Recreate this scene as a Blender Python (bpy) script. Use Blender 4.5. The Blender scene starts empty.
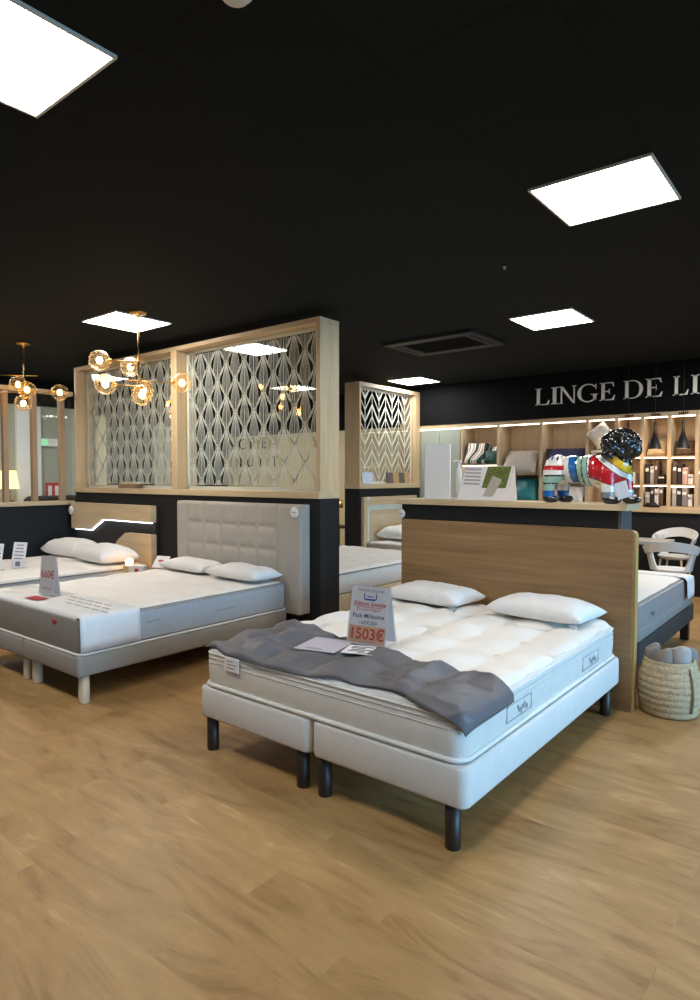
import bpy, bmesh, math, random
from mathutils import Vector, Matrix, noise
R = math.radians
PI = math.pi
scene = bpy.context.scene
COL = scene.collection
random.seed(7)

# ------------------------------------------------------------------ helpers
def lin(c):
    def f(v):
        v /= 255.0
        return v / 12.92 if v <= 0.04045 else ((v + 0.055) / 1.055) ** 2.4
    return (f(c[0]), f(c[1]), f(c[2]), 1.0)

def new_mat(name):
    m = bpy.data.materials.new(name)
    m.use_nodes = True
    nt = m.node_tree
    return m, nt, nt.nodes['Principled BSDF']

def mat(name, rgb, rough=0.6, metal=0.0, var=0.06, scale=14.0, bump=0.0, bscale=120.0, spec=0.5, coat=0.0):
    m, nt, b = new_mat(name)
    c = lin(rgb)
    tc = nt.nodes.new('ShaderNodeTexCoord')
    n = nt.nodes.new('ShaderNodeTexNoise'); n.inputs['Scale'].default_value = scale; n.inputs['Detail'].default_value = 4
    nt.links.new(tc.outputs['Object'], n.inputs['Vector'])
    r = nt.nodes.new('ShaderNodeValToRGB')
    r.color_ramp.elements[0].position = .3; r.color_ramp.elements[1].position = .7
    r.color_ramp.elements[0].color = tuple(v * (1 - var) for v in c[:3]) + (1,)
    r.color_ramp.elements[1].color = tuple(min(1, v * (1 + var)) for v in c[:3]) + (1,)
    nt.links.new(n.outputs['Fac'], r.inputs['Fac'])
    nt.links.new(r.outputs['Color'], b.inputs['Base Color'])
    b.inputs['Roughness'].default_value = rough
    b.inputs['Metallic'].default_value = metal
    b.inputs['Specular IOR Level'].default_value = spec
    b.inputs['Coat Weight'].default_value = coat
    b.inputs['Coat Roughness'].default_value = .08
    if bump:
        n2 = nt.nodes.new('ShaderNodeTexNoise'); n2.inputs['Scale'].default_value = bscale
        nt.links.new(tc.outputs['Object'], n2.inputs['Vector'])
        bp = nt.nodes.new('ShaderNodeBump'); bp.inputs['Strength'].default_value = bump; bp.inputs['Distance'].default_value = .01
        nt.links.new(n2.outputs['Fac'], bp.inputs['Height'])
        nt.links.new(bp.outputs['Normal'], b.inputs['Normal'])
    return m

def wood(name, dark, light, axis='x', rough=0.5, fine=60.0, long=2.0, seam=None):
    m, nt, b = new_mat(name)
    tc = nt.nodes.new('ShaderNodeTexCoord')
    mp = nt.nodes.new('ShaderNodeMapping')
    s = [fine, fine, fine]; s['xyz'.index(axis)] = long
    mp.inputs['Scale'].default_value = s
    nt.links.new(tc.outputs['Object'], mp.inputs['Vector'])
    n = nt.nodes.new('ShaderNodeTexNoise'); n.inputs['Scale'].default_value = 1.0; n.inputs['Detail'].default_value = 6; n.inputs['Roughness'].default_value = .6
    n.inputs['Distortion'].default_value = .4
    nt.links.new(mp.outputs['Vector'], n.inputs['Vector'])
    mp2 = nt.nodes.new('ShaderNodeMapping')
    s2 = [fine * .16] * 3; s2['xyz'.index(axis)] = long * .5
    mp2.inputs['Scale'].default_value = s2
    nt.links.new(tc.outputs['Object'], mp2.inputs['Vector'])
    n2 = nt.nodes.new('ShaderNodeTexNoise'); n2.inputs['Scale'].default_value = 1.0; n2.inputs['Detail'].default_value = 3
    nt.links.new(mp2.outputs['Vector'], n2.inputs['Vector'])
    mx = nt.nodes.new('ShaderNodeMath'); mx.operation = 'MULTIPLY_ADD'
    mx.inputs[1].default_value = .45
    nt.links.new(n.outputs['Fac'], mx.inputs[0])
    m2 = nt.nodes.new('ShaderNodeMath'); m2.operation = 'MULTIPLY'; m2.inputs[1].default_value = .55
    nt.links.new(n2.outputs['Fac'], m2.inputs[0])
    nt.links.new(m2.outputs[0], mx.inputs[2])
    r = nt.nodes.new('ShaderNodeValToRGB')
    r.color_ramp.elements[0].position = .36; r.color_ramp.elements[1].position = .64
    r.color_ramp.elements[0].color = lin(dark); r.color_ramp.elements[1].color = lin(light)
    nt.links.new(mx.outputs[0], r.inputs['Fac'])
    nt.links.new(r.outputs['Color'], b.inputs['Base Color'])
    b.inputs['Roughness'].default_value = rough
    return m

def emit(name, rgb, strength):
    m = bpy.data.materials.new(name); m.use_nodes = True
    nt = m.node_tree; nt.nodes.clear()
    e = nt.nodes.new('ShaderNodeEmission'); e.inputs['Color'].default_value = lin(rgb); e.inputs['Strength'].default_value = strength
    o = nt.nodes.new('ShaderNodeOutputMaterial'); nt.links.new(e.outputs[0], o.inputs[0])
    return m

def glass(name, tint=(255, 255, 255), refl=1.0, base=0.04, rough=0.02):
    """thin sheet glass: clear, with an angle dependent reflection"""
    m = bpy.data.materials.new(name); m.use_nodes = True
    nt = m.node_tree; nt.nodes.clear()
    t = nt.nodes.new('ShaderNodeBsdfTransparent'); t.inputs['Color'].default_value = lin(tint)
    g = nt.nodes.new('ShaderNodeBsdfGlossy'); g.inputs['Roughness'].default_value = rough
    lw = nt.nodes.new('ShaderNodeLayerWeight'); lw.inputs['Blend'].default_value = .22
    ma = nt.nodes.new('ShaderNodeMath'); ma.operation = 'MULTIPLY_ADD'
    ma.inputs[1].default_value = refl; ma.inputs[2].default_value = base; ma.use_clamp = True
    nt.links.new(lw.outputs['Facing'], ma.inputs[0])
    if refl:
        p = nt.nodes.new('ShaderNodeMath'); p.operation = 'POWER'; p.inputs[1].default_value = 2.0
        nt.links.new(lw.outputs['Facing'], p.inputs[0]); nt.links.new(p.outputs[0], ma.inputs[0])
    mx = nt.nodes.new('ShaderNodeMixShader')
    nt.links.new(ma.outputs[0], mx.inputs[0]); nt.links.new(t.outputs[0], mx.inputs[1]); nt.links.new(g.outputs[0], mx.inputs[2])
    o = nt.nodes.new('ShaderNodeOutputMaterial'); nt.links.new(mx.outputs[0], o.inputs[0])
    return m

def bm_new():
    return bmesh.new()

def box(bm, x0, x1, y0, y1, z0, z1, bev=0.0, seg=2, mi=0):
    r = bmesh.ops.create_cube(bm, size=1.0)
    vs = r['verts']
    for v in vs:
        v.co = Vector(((x0 + x1) / 2 + v.co.x * (x1 - x0), (y0 + y1) / 2 + v.co.y * (y1 - y0), (z0 + z1) / 2 + v.co.z * (z1 - z0)))
    es = list({e for v in vs for e in v.link_edges})
    if bev > 0:
        bmesh.ops.bevel(bm, geom=es, offset=min(bev, .49 * min(x1 - x0, y1 - y0, z1 - z0)), segments=seg, affect='EDGES', profile=.5)
    elif mi:
        for f in {f for v in vs for f in v.link_faces}: f.material_index = mi
    return vs

def tube(bm, pts, r, n=8, closed=False, caps=True):
    pts = [Vector(p) for p in pts]
    N = len(pts); rings = []
    rad = r if isinstance(r, (list, tuple)) else [r] * N
    up = None
    for i, p in enumerate(pts):
        a = pts[(i - 1) % N] if (closed or i > 0) else p
        b = pts[(i + 1) % N] if (closed or i < N - 1) else p
        t = (b - a).normalized()
        if up is None:
            up = Vector((0, 0, 1)) if abs(t.z) < .9 else Vector((1, 0, 0))
        s = t.cross(up)
        if s.length < 1e-5: s = t.orthogonal()
        s.normalize(); u = s.cross(t).normalized(); up = u
        rings.append([bm.verts.new(p + (s * math.cos(2 * PI * k / n) + u * math.sin(2 * PI * k / n)) * rad[i]) for k in range(n)])
    M = N if closed else N - 1
    for i in range(M):
        A = rings[i]; B = rings[(i + 1) % N]
        for k in range(n):
            bm.faces.new((A[k], A[(k + 1) % n], B[(k + 1) % n], B[k])).smooth = True
    if caps and not closed:
        bm.faces.new(rings[0][::-1]); bm.faces.new(rings[-1])

def lathe(bm, prof, n=24, c=(0, 0, 0), sx=1, sy=1):
    rings = []
    for r, z in prof:
        if r < 1e-5:
            rings.append([bm.verts.new((c[0], c[1], c[2] + z))])
        else:
            rings.append([bm.verts.new((c[0] + r * sx * math.cos(2 * PI * k / n), c[1] + r * sy * math.sin(2 * PI * k / n), c[2] + z)) for k in range(n)])
    for A, B in zip(rings, rings[1:]):
        for k in range(n):
            k2 = (k + 1) % n
            if len(A) == 1 and len(B) == 1: continue
            if len(A) == 1: f = (A[0], B[k2], B[k])
            elif len(B) == 1: f = (A[k], A[k2], B[0])
            else: f = (A[k], A[k2], B[k2], B[k])
            bm.faces.new(f).smooth = True

def ball(bm, c, r, sc=(1, 1, 1), seg=20):
    q = bmesh.ops.create_uvsphere(bm, u_segments=seg, v_segments=seg * 2 // 3, radius=r)
    for v in q['verts']:
        v.co = Vector((c[0] + v.co.x * sc[0], c[1] + v.co.y * sc[1], c[2] + v.co.z * sc[2]))
    for f in {f for v in q['verts'] for f in v.link_faces}: f.smooth = True

def prism(bm, poly, fn, h0, h1):
    """poly: 2-D outline; fn(u, v, h) -> point"""
    a = [bm.verts.new(fn(u, v, h0)) for u, v in poly]
    b = [bm.verts.new(fn(u, v, h1)) for u, v in poly]
    bm.faces.new(a[::-1]); bm.faces.new(b)
    n = len(poly)
    for i in range(n):
        bm.faces.new((a[i], a[(i + 1) % n], b[(i + 1) % n], b[i]))

def obj(name, bm, m, parent=None, smooth=False, tri=False, **props):
    bmesh.ops.recalc_face_normals(bm, faces=bm.faces)
    if smooth:
        for f in bm.faces: f.smooth = True
    me = bpy.data.meshes.new(name)
    bm.to_mesh(me); bm.free()
    for mm in (m if isinstance(m, (list, tuple)) else [m]): me.materials.append(mm)
    o = bpy.data.objects.new(name, me)
    COL.objects.link(o)
    if parent: o.parent = parent
    for k, v in props.items(): o[k] = v
    return o

def thing(name, label, cat, loc=(0, 0, 0), rz=0.0, group=None):
    o = bpy.data.objects.new(name, None); COL.objects.link(o)
    o.empty_display_size = .1
    o.location = loc; o.rotation_euler = (0, 0, rz)
    o['label'] = label; o['category'] = cat
    if group: o['group'] = group
    return o

def tag(o, label, cat, group=None):
    o['label'] = label; o['category'] = cat
    if group: o['group'] = group
    return o

def struct(name, bm, m, parent=None, label=None, cat=None):
    o = obj(name, bm, m, parent)
    o['kind'] = 'structure'
    if label: o['label'] = label; o['category'] = cat
    return o

def simple(name, label, cat, bm, m, loc=(0, 0, 0), rz=0, group=None, rx=0, ry=0, smooth=False):
    o = obj(name, bm, m, smooth=smooth); o.location = loc; o.rotation_euler = (rx, ry, rz)
    return tag(o, label, cat, group)

def dup(root, loc, rz, label, group=None):
    r = root.copy(); COL.objects.link(r); r.location = loc; r.rotation_euler = (0, 0, rz)
    r['label'] = label
    if group: r['group'] = group
    for ch in list(root.children):
        c = ch.copy(); COL.objects.link(c); c.parent = r
        for g in ch.children:
            d = g.copy(); COL.objects.link(d); d.parent = c
    return r

def text_bm(s, size, depth=0.0, align='CENTER', shear=0.0, bold=0.0, spacing=1.0):
    """flat lettering in the x-z plane facing -y, baseline at z = 0"""
    cu = bpy.data.curves.new('t', 'FONT'); cu.body = s; cu.size = size; cu.align_x = align
    cu.extrude = depth; cu.shear = shear; cu.offset = bold; cu.space_character = spacing
    cu.resolution_u = 3
    o = bpy.data.objects.new('t', cu); COL.objects.link(o)
    dg = bpy.context.evaluated_depsgraph_get()
    me = bpy.data.meshes.new_from_object(o.evaluated_get(dg))
    bpy.data.objects.remove(o); bpy.data.curves.remove(cu)
    bm = bmesh.new(); bm.from_mesh(me); bpy.data.meshes.remove(me)
    bm.transform(Matrix.Rotation(PI / 2, 4, 'X'))
    return bm

def shift(bm, x=0, y=0, z=0):
    bm.transform(Matrix.Translation((x, y, z))); return bm

def nz(x, y, z=0.0, s=1.0):
    return noise.noise(Vector((x * s, y * s, z)))

# ------------------------------------------------------------------ materials
M = {}
M['ceil'] = None
def ceiling_mat():
    m, nt, b = new_mat('black ceiling tiles')
    tc = nt.nodes.new('ShaderNodeTexCoord')
    mp = nt.nodes.new('ShaderNodeMapping'); mp.inputs['Location'].default_value = (.787, -1.93, 0)
    nt.links.new(tc.outputs['Object'], mp.inputs['Vector'])
    br = nt.nodes.new('ShaderNodeTexBrick'); br.offset = 0.0
    br.inputs['Scale'].default_value = 1.0; br.inputs['Brick Width'].default_value = .6; br.inputs['Row Height'].default_value = .615
    br.inputs['Mortar Size'].default_value = .006; br.inputs['Mortar Smooth'].default_value = .2
    br.inputs['Color1'].default_value = lin((27, 32, 33)); br.inputs['Color2'].default_value = lin((29, 34, 35)); br.inputs['Mortar'].default_value = lin((19, 23, 23))
    nt.links.new(mp.outputs['Vector'], br.inputs['Vector'])
    n = nt.nodes.new('ShaderNodeTexNoise'); n.inputs['Scale'].default_value = 180
    nt.links.new(tc.outputs['Object'], n.inputs['Vector'])
    mx = nt.nodes.new('ShaderNodeMixRGB'); mx.blend_type = 'MULTIPLY'; mx.inputs['Fac'].default_value = .35
    nt.links.new(br.outputs['Color'], mx.inputs['Color1']); nt.links.new(n.outputs['Color'], mx.inputs['Color2'])
    nt.links.new(mx.outputs['Color'], b.inputs['Base Color'])
    b.inputs['Roughness'].default_value = .9; b.inputs['Specular IOR Level'].default_value = .15
    return m

def floor_mat():
    m, nt, b = new_mat('wood look vinyl planks')
    tc = nt.nodes.new('ShaderNodeTexCoord')
    br = nt.nodes.new('ShaderNodeTexBrick'); br.offset = .37
    br.inputs['Scale'].default_value = 1.0; br.inputs['Brick Width'].default_value = 1.25; br.inputs['Row Height'].default_value = .19
    br.inputs['Mortar Size'].default_value = .0012; br.inputs['Bias'].default_value = 0.0
    br.inputs['Color1'].default_value = (0, 0, 0, 1); br.inputs['Color2'].default_value = (1, 1, 1, 1); br.inputs['Mortar'].default_value = (.3, .3, .3, 1)
    nt.links.new(tc.outputs['Object'], br.inputs['Vector'])
    # per-plank offset of the grain
    sc = nt.nodes.new('ShaderNodeVectorMath'); sc.operation = 'MULTIPLY_ADD'
    sc.inputs[1].default_value = (7, 3, 5)
    nt.links.new(br.outputs['Color'], sc.inputs[0]); nt.links.new(tc.outputs['Object'], sc.inputs[2])
    def gr(sx, sy, det, dist=.6):
        mp = nt.nodes.new('ShaderNodeMapping'); mp.inputs['Scale'].default_value = (sx, sy, 1)
        nt.links.new(sc.outputs[0], mp.inputs['Vector'])
        n = nt.nodes.new('ShaderNodeTexNoise'); n.inputs['Scale'].default_value = 1; n.inputs['Detail'].default_value = det; n.inputs['Distortion'].default_value = dist
        n.inputs['Roughness'].default_value = .62
        nt.links.new(mp.outputs['Vector'], n.inputs['Vector']); return n
    g1 = gr(1.5, 5.5, 8, 1.6); g2 = gr(5.0, 30, 6, .8)
    r1 = nt.nodes.new('ShaderNodeValToRGB')
    e = r1.color_ramp.elements
    e[0].position = .28; e[0].color = lin((138, 100, 58))
    e[1].position = .74; e[1].color = lin((200, 168, 120))
    k = e.new(.46); k.color = lin((168, 131, 84))
    k = e.new(.6); k.color = lin((178, 141, 92))
    nt.links.new(g1.outputs['Fac'], r1.inputs['Fac'])
    r2 = nt.nodes.new('ShaderNodeValToRGB')
    r2.color_ramp.elements[0].position = .3; r2.color_ramp.elements[0].color = (.93, .925, .92, 1)
    r2.color_ramp.elements[1].position = .65; r2.color_ramp.elements[1].color = (1.03, 1.03, 1.03, 1)
    nt.links.new(g2.outputs['Fac'], r2.inputs['Fac'])
    mx = nt.nodes.new('ShaderNodeMixRGB'); mx.blend_type = 'MULTIPLY'; mx.inputs['Fac'].default_value = 1
    nt.links.new(r1.outputs['Color'], mx.inputs['Color1']); nt.links.new(r2.outputs['Color'], mx.inputs['Color2'])
    r3 = nt.nodes.new('ShaderNodeValToRGB')
    r3.color_ramp.elements[0].color = (.93, .91, .88, 1); r3.color_ramp.elements[1].color = (1.06, 1.06, 1.06, 1)
    nt.links.new(br.outputs['Color'], r3.inputs['Fac'])
    mx2 = nt.nodes.new('ShaderNodeMixRGB'); mx2.blend_type = 'MULTIPLY'; mx2.inputs['Fac'].default_value = 1
    nt.links.new(mx.outputs['Color'], mx2.inputs['Color1']); nt.links.new(r3.outputs['Color'], mx2.inputs['Color2'])
    nt.links.new(mx2.outputs['Color'], b.inputs['Base Color'])
    b.inputs['Roughness'].default_value = .42
    b.inputs['Specular IOR Level'].default_value = .4
    bp = nt.nodes.new('ShaderNodeBump'); bp.inputs['Strength'].default_value = .08; bp.inputs['Distance'].default_value = .004
    nt.links.new(g2.outputs['Fac'], bp.inputs['Height']); nt.links.new(bp.outputs['Normal'], b.inputs['Normal'])
    return m

M['ceil'] = ceiling_mat()
M['floor'] = floor_mat()
M['black'] = mat('matt black paint', (30, 31, 33), .75, var=.1, spec=.3)
M['fascia'] = mat('black fascia paint', (11, 12, 15), .75, var=.1, spec=.15)
M['cream'] = mat('cream painted wall', (228, 214, 176), .8, var=.03)
M['white_wall'] = mat('grey green painted wall', (166, 168, 152), .8, var=.03)
M['grey_wall'] = mat('charcoal painted wall', (44, 42, 42), .8, var=.05)
M['oakx'] = wood('light oak grain along x', (192, 166, 128), (216, 194, 158), 'x')
M['oaky'] = wood('light oak grain along y', (192, 166, 128), (216, 194, 158), 'y')
M['oakz'] = wood('light oak grain upright', (196, 166, 124), (218, 192, 152), 'z')
M['oakdz'] = wood('oak post grain upright', (158, 128, 96), (182, 152, 118), 'z')
M['walnut'] = wood('brown oak headboard', (120, 89, 55), (160, 126, 84), 'x', fine=34, long=1.3)
M['walnut_edge'] = wood('golden oak edge', (176, 138, 78), (204, 168, 104), 'z')
M['beech'] = wood('pale beech leg', (206, 182, 150), (224, 204, 176), 'z')
M['shelfwood'] = wood('shelving oak', (192, 170, 138), (212, 192, 162), 'z', fine=50)
M['sofabed'] = mat('off white bed fabric', (214, 211, 206), .9, var=.03, bump=.12, bscale=600)
M['mattside'] = mat('off white mattress border', (216, 213, 206), .9, var=.03, bump=.12, bscale=500)
M['matttop'] = mat('white quilted ticking', (236, 232, 226), .9, var=.03, scale=9, bump=.25, bscale=160)
M['piping'] = mat('white piping cord', (232, 229, 222), .8, var=.02)
M['pillow'] = mat('white pillow cotton', (232, 230, 228), .9, var=.03, bump=.2, bscale=40)
M['throw'] = mat('grey satin throw', (99, 97, 101), .5, var=.07, scale=4, bump=.15, bscale=18)
M['darkleg'] = mat('dark wenge leg', (40, 28, 22), .45, var=.15, scale=30)
M['greybase'] = mat('mid grey bed fabric', (150, 147, 142), .9, var=.04, bump=.15, bscale=600)
M['greymatt'] = mat('grey mattress border', (134, 131, 126), .9, var=.04, bump=.15, bscale=500)
M['greyband'] = mat('blue grey mattress band', (166, 170, 174), .8, var=.03)
M['darkgrey'] = mat('charcoal bed fabric', (47, 44, 42), .85, var=.08, bump=.15, bscale=500)
M['tuft'] = mat('grey headboard fabric', (176, 169, 158), .9, var=.04, bump=.15, bscale=500)
M['sheet'] = mat('white cover sheet', (224, 224, 224), .55, var=.03, bump=.1, bscale=30)
M['lattice'] = mat('white cut lattice', (240, 236, 228), .6, var=.02)
M['glass'] = glass('clear glass pane', (248, 250, 248), .22, .03)
def globe_mat():
    m = bpy.data.materials.new('clear amber globe'); m.use_nodes = True
    nt = m.node_tree; nt.nodes.clear(); N = nt.nodes.new; L = nt.links.new
    t = N('ShaderNodeBsdfTransparent'); t.inputs['Color'].default_value = lin((255, 244, 224))
    d = N('ShaderNodeBsdfTranslucent'); d.inputs['Color'].default_value = lin((255, 236, 206))
    g = N('ShaderNodeBsdfGlossy'); g.inputs['Roughness'].default_value = .06
    lw = N('ShaderNodeLayerWeight'); lw.inputs['Blend'].default_value = .3
    p = N('ShaderNodeMath'); p.operation = 'POWER'; p.inputs[1].default_value = 2.5; L(lw.outputs['Facing'], p.inputs[0])
    a = N('ShaderNodeMath'); a.operation = 'MULTIPLY_ADD'; a.inputs[1].default_value = .40; a.inputs[2].default_value = .035; L(p.outputs[0], a.inputs[0])
    m1 = N('ShaderNodeMixShader'); L(a.outputs[0], m1.inputs[0]); L(t.outputs[0], m1.inputs[1]); L(d.outputs[0], m1.inputs[2])
    b = N('ShaderNodeMath'); b.operation = 'MULTIPLY_ADD'; b.inputs[1].default_value = .45; b.inputs[2].default_value = .04; L(p.outputs[0], b.inputs[0])
    m2 = N('ShaderNodeMixShader'); L(b.outputs[0], m2.inputs[0]); L(m1.outputs[0], m2.inputs[1]); L(g.outputs[0], m2.inputs[2])
    o = N('ShaderNodeOutputMaterial'); L(m2.outputs[0], o.inputs[0])
    return m
M['globe'] = globe_mat()
M['acrylic'] = glass('clear acrylic', (250, 250, 250), .5, .06)
M['bulb'] = emit('warm filament', (255, 206, 140), 42)
M['brass'] = mat('brushed brass', (196, 154, 88), .28, 1.0, var=.06)
M['panel'] = emit('led panel diffuser', (255, 252, 246), 30)
M['aluframe'] = mat('white panel frame', (210, 208, 196), .5, var=.02)
M['led'] = emit('white led strip', (255, 240, 224), 9)
M['ledcold'] = emit('cold white led edge', (225, 238, 255), 6)
M['white'] = mat('white plastic', (232, 232, 230), .4, var=.02)
M['paper'] = mat('white paper', (232, 228, 228), .7, var=.02)
M['paper_lilac'] = mat('lilac grey paper', (186, 180, 192), .6, var=.05)
M['red'] = mat('red print', (188, 52, 58), .6, var=.05)
M['redtext'] = mat('red lettering', (206, 62, 50), .6, var=.02)
M['orange'] = mat('orange gradient print', (222, 172, 138), .6, var=.25, scale=10)
M['navy'] = mat('navy lettering', (54, 56, 110), .6, var=.02)
M['blue'] = mat('blue print', (58, 90, 176), .6, var=.03)
M['dark'] = mat('dark print', (44, 42, 44), .6, var=.05)
M['greytext'] = mat('grey print', (128, 126, 130), .6, var=.05)
M['signwhite'] = mat('off white sign letter', (246, 246, 243), .5, var=.02)
M['basket'] = mat('woven straw', (186, 166, 132), .85, var=.18, scale=45, bump=.7, bscale=70)
M['cloth_grey'] = mat('grey cloth', (140, 134, 132), .9, var=.06, bump=.2, bscale=60)
M['cloth_taupe'] = mat('taupe cloth', (142, 128, 118), .9, var=.06, bump=.2, bscale=60)
M['cloth_pale'] = mat('pale cloth', (172, 167, 165), .9, var=.06, bump=.2, bscale=60)
M['teal'] = mat('teal velvet', (28, 112, 118), .45, var=.35, scale=5)
M['linen'] = mat('grey linen', (182, 174, 166), .9, var=.06)
M['bluecush'] = mat('dark blue cushion', (50, 54, 92), .8, var=.25, scale=8)
M['darkgreen'] = mat('dark green velvet', (22, 66, 60), .6, var=.2)
M['fluffy'] = mat('white fluffy wool', (226, 222, 214), .95, var=.08, scale=40, bump=.8, bscale=90)
M['pink'] = mat('dusty pink fabric', (202, 168, 158), .85, var=.1)
M['brownfab'] = mat('brown fabric', (96, 78, 62), .85, var=.15)
M['beige'] = mat('beige fabric', (206, 190, 160), .85, var=.08)
M['greygreen'] = mat('grey green door', (150, 158, 148), .6, var=.03)
M['lampblack'] = mat('black lamp metal', (40, 38, 34), .5, .3, var=.1)
M['lampneck'] = wood('dark wood lamp neck', (52, 38, 26), (84, 64, 44), 'z')
M['lampin'] = emit('warm lamp opening', (255, 190, 104), 4)
M['chair'] = mat('white moulded plastic', (222, 222, 220), .35, var=.02)
M['table'] = mat('pale grey table top', (170, 168, 164), .5, var=.03)
M['vent'] = mat('black vent metal', (27, 29, 30), .6, var=.1)
M['ventdark'] = mat('vent grille black', (16, 17, 17), .8, var=.1)
M['greypost'] = mat('slate grey end panel', (84, 82, 79), .6, var=.04)
M['swdark'] = mat('dark swatch', (92, 84, 76), .7, var=.1)
M['swgold'] = mat('golden wood swatch', (176, 144, 98), .7, var=.1)
M['pale_blue'] = mat('pale blue card', (196, 208, 224), .6, var=.02)
M['logoline'] = mat('pale grey stitching', (176, 178, 184), .7, var=.03)
M['logoscript'] = mat('grey stitching', (146, 150, 158), .7, var=.03)
M['insetw'] = mat('pale inset lacquer', (206, 214, 202), .5, var=.02)
M['green'] = mat('leaf green print', (96, 108, 48), .7, var=.6, scale=60)
M['reflgreen'] = emit('reflected sign green', (150, 220, 170), 1.2)
M['lampglow'] = emit('lit lamp shade', (255, 206, 130), 3.5)

def cushion_pattern():
    m, nt, b = new_mat('leaf pattern cushion')
    tc = nt.nodes.new('ShaderNodeTexCoord')
    w = nt.nodes.new('ShaderNodeTexWave'); w.inputs['Scale'].default_value = 1.7; w.inputs['Distortion'].default_value = 12; w.inputs['Detail'].default_value = 1
    nt.links.new(tc.outputs['Object'], w.inputs['Vector'])
    r = nt.nodes.new('ShaderNodeValToRGB'); r.color_ramp.interpolation = 'CONSTANT'
    e = r.color_ramp.elements
    e[0].color = lin((40, 70, 68)); e[1].position = .22; e[1].color = lin((226, 222, 214))
    k = e.new(.5); k.color = lin((214, 172, 158)); k = e.new(.72); k.color = lin((98, 92, 88)); k = e.new(.85); k.color = lin((232, 228, 220))
    nt.links.new(w.outputs['Fac'], r.inputs['Fac']); nt.links.new(r.outputs['Color'], b.inputs['Base Color'])
    b.inputs['Roughness'].default_value = .85
    return m
M['leafcush'] = cushion_pattern()

# ------------------------------------------------------------------ setting
H = 3.01
bm = bm_new(); box(bm, -14, 7, -4, 9.6, -.1, 0); struct('floor', bm, M['floor'], label='wood-look plank floor of the showroom', cat='floor')
bm = bm_new(); box(bm, -14, 7, -4, 9.6, H, H + .1); struct('ceiling', bm, M['ceil'], label='black tiled showroom ceiling', cat='ceiling')
YB = 9.05
bm = bm_new(); box(bm, -14, -5.8, YB, YB + .1, 0, 2.37); struct('wall_back', bm, M['cream'], label='cream back wall beyond the dividers', cat='wall')
bm = bm_new(); box(bm, -5.8, 4, YB + .5, YB + .6, 0, 2.5); struct('wall_back_recess', bm, M['black'], label='black wall behind the shelving', cat='wall')
bm = bm_new(); box(bm, -14, 4, YB - .02, YB + .6, 2.372, H); struct('trim_1', bm, M['fascia'], label='black fascia band above the shelving', cat='fascia')
bm = bm_new(); box(bm, -10.74, -10.64, 5.6, YB, 0, H); struct('wall_left', bm, M['grey_wall'], label='grey wall behind the patterned divider', cat='wall')
bm = bm_new(); box(bm, -10.74, -10.0, 5.5, 5.6, 0, 2.62); struct('trim_2', bm, M['white_wall'])
bm = bm_new(); box(bm, -10.74, -9.98, -1, 5.62, 2.62, H); struct('trim_4', bm, M['fascia'], label='black band above the far left wall', cat='fascia')
bm = bm_new(); box(bm, -10.1, -10.0, -1, 5.5, 0, 2.62); struct('wall_left_front', bm, M['white_wall'], label='pale wall beyond the glazed divider', cat='wall')
bm = bm_new(); box(bm, -10.0, -9.94, 4.36, 4.72, 0, 2.6); struct('trim_3', bm, M['white'], label='white upright panel on the far left wall', cat='trim')
bm = bm_new(); box(bm, -10.64, -10.60, 5.86, 6.2, 0, 2.6)
struct('door_1', bm, M['cream'], label='cream door seen through the left lattice bay', cat='door')
bm = bm_new(); box(bm, -10.64, -10.60, 7.2, 7.75, 0, 2.5)
struct('door_2', bm, M['white_wall'], label='pale door seen beside the lattice mullion', cat='door')

# lettering on the cream wall, seen through the lattice
t = thing('wall_lettering', 'black lettering on the cream wall seen through the patterned glass', 'lettering', (-9.85, YB - .003, 1.7))
def letters(s, size, x, z, m, parent, name='letter', depth=.004, gap=None):
    for i, ch in enumerate(s):
        if ch == ' ': continue
        b_ = text_bm(ch, size, depth); shift(b_, x + i * gap, 0, z); obj(name, b_, m, parent)
letters('NCRE', .34, -.66, .4, M['dark'], t, gap=.33)
letters('NULT', .30, -.45, .03, M['dark'], t, gap=.36)

# ------------------------------------------------------------------ ceiling lights
def light_panel(cx, cy, label):
    t = thing('ceiling_light', label, 'ceiling light', (cx, cy, H), group='square led panels in the black ceiling')
    bm = bm_new()
    for a in (0, 1):
        for s in (-1, 1):
            if a: box(bm, -.3, .3, s * .3 - .012 * (s > 0), s * .3 + .012 * (s < 0), -.012, 0)
            else: box(bm, s * .3 - .012 * (s > 0), s * .3 + .012 * (s < 0), -.288, .288, -.012, 0)
    obj('frame', bm, M['aluframe'], t)
    bm = bm_new(); box(bm, -.288, .288, -.288, .288, -.007, -.001); obj('diffuser', bm, M['panel'], t)
    return t
light_panel(-1.086, 3.495, 'lit square ceiling panel nearest the sign side, above the oak-headboard bed')
light_panel(-2.325, 5.94, 'lit square ceiling panel beside the black air vent')
light_panel(-5.545, 3.475, 'lit square ceiling panel just behind the brass globe chandelier')
light_panel(-5.455, 8.37, 'small distant lit ceiling panel above the zigzag divider')
light_panel(-2.39, .985, 'large lit ceiling panel cut by the left edge of the photo')

def area(name, loc, rot, sx, sy, energy, color):
    l = bpy.data.lights.new(name, 'AREA'); l.shape = 'RECTANGLE'; l.size = sx; l.size_y = sy; l.energy = energy; l.color = color
    o = bpy.data.objects.new(name, l); COL.objects.link(o); o.location = loc; o.rotation_euler = rot
    return o
# lamps added for the unseen ceiling grid; the strongest brightens the sign letters
for i, (x, y) in enumerate([(1.4, 3.5), (.3, 1.0), (2.6, 6.0), (-5.0, 1.0), (-7.4, .9), (-8.9, 3.5), (-.65, 7.7), (-8.2, 7.2), (-9.2, 6.6)]):
    area('added_ceiling_lamp', (x, y, H - .02), (0, 0, 0), .6, .6, 30 if x < -4 else 58 if y > 7 else 16, (1, .97, .92))
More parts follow.
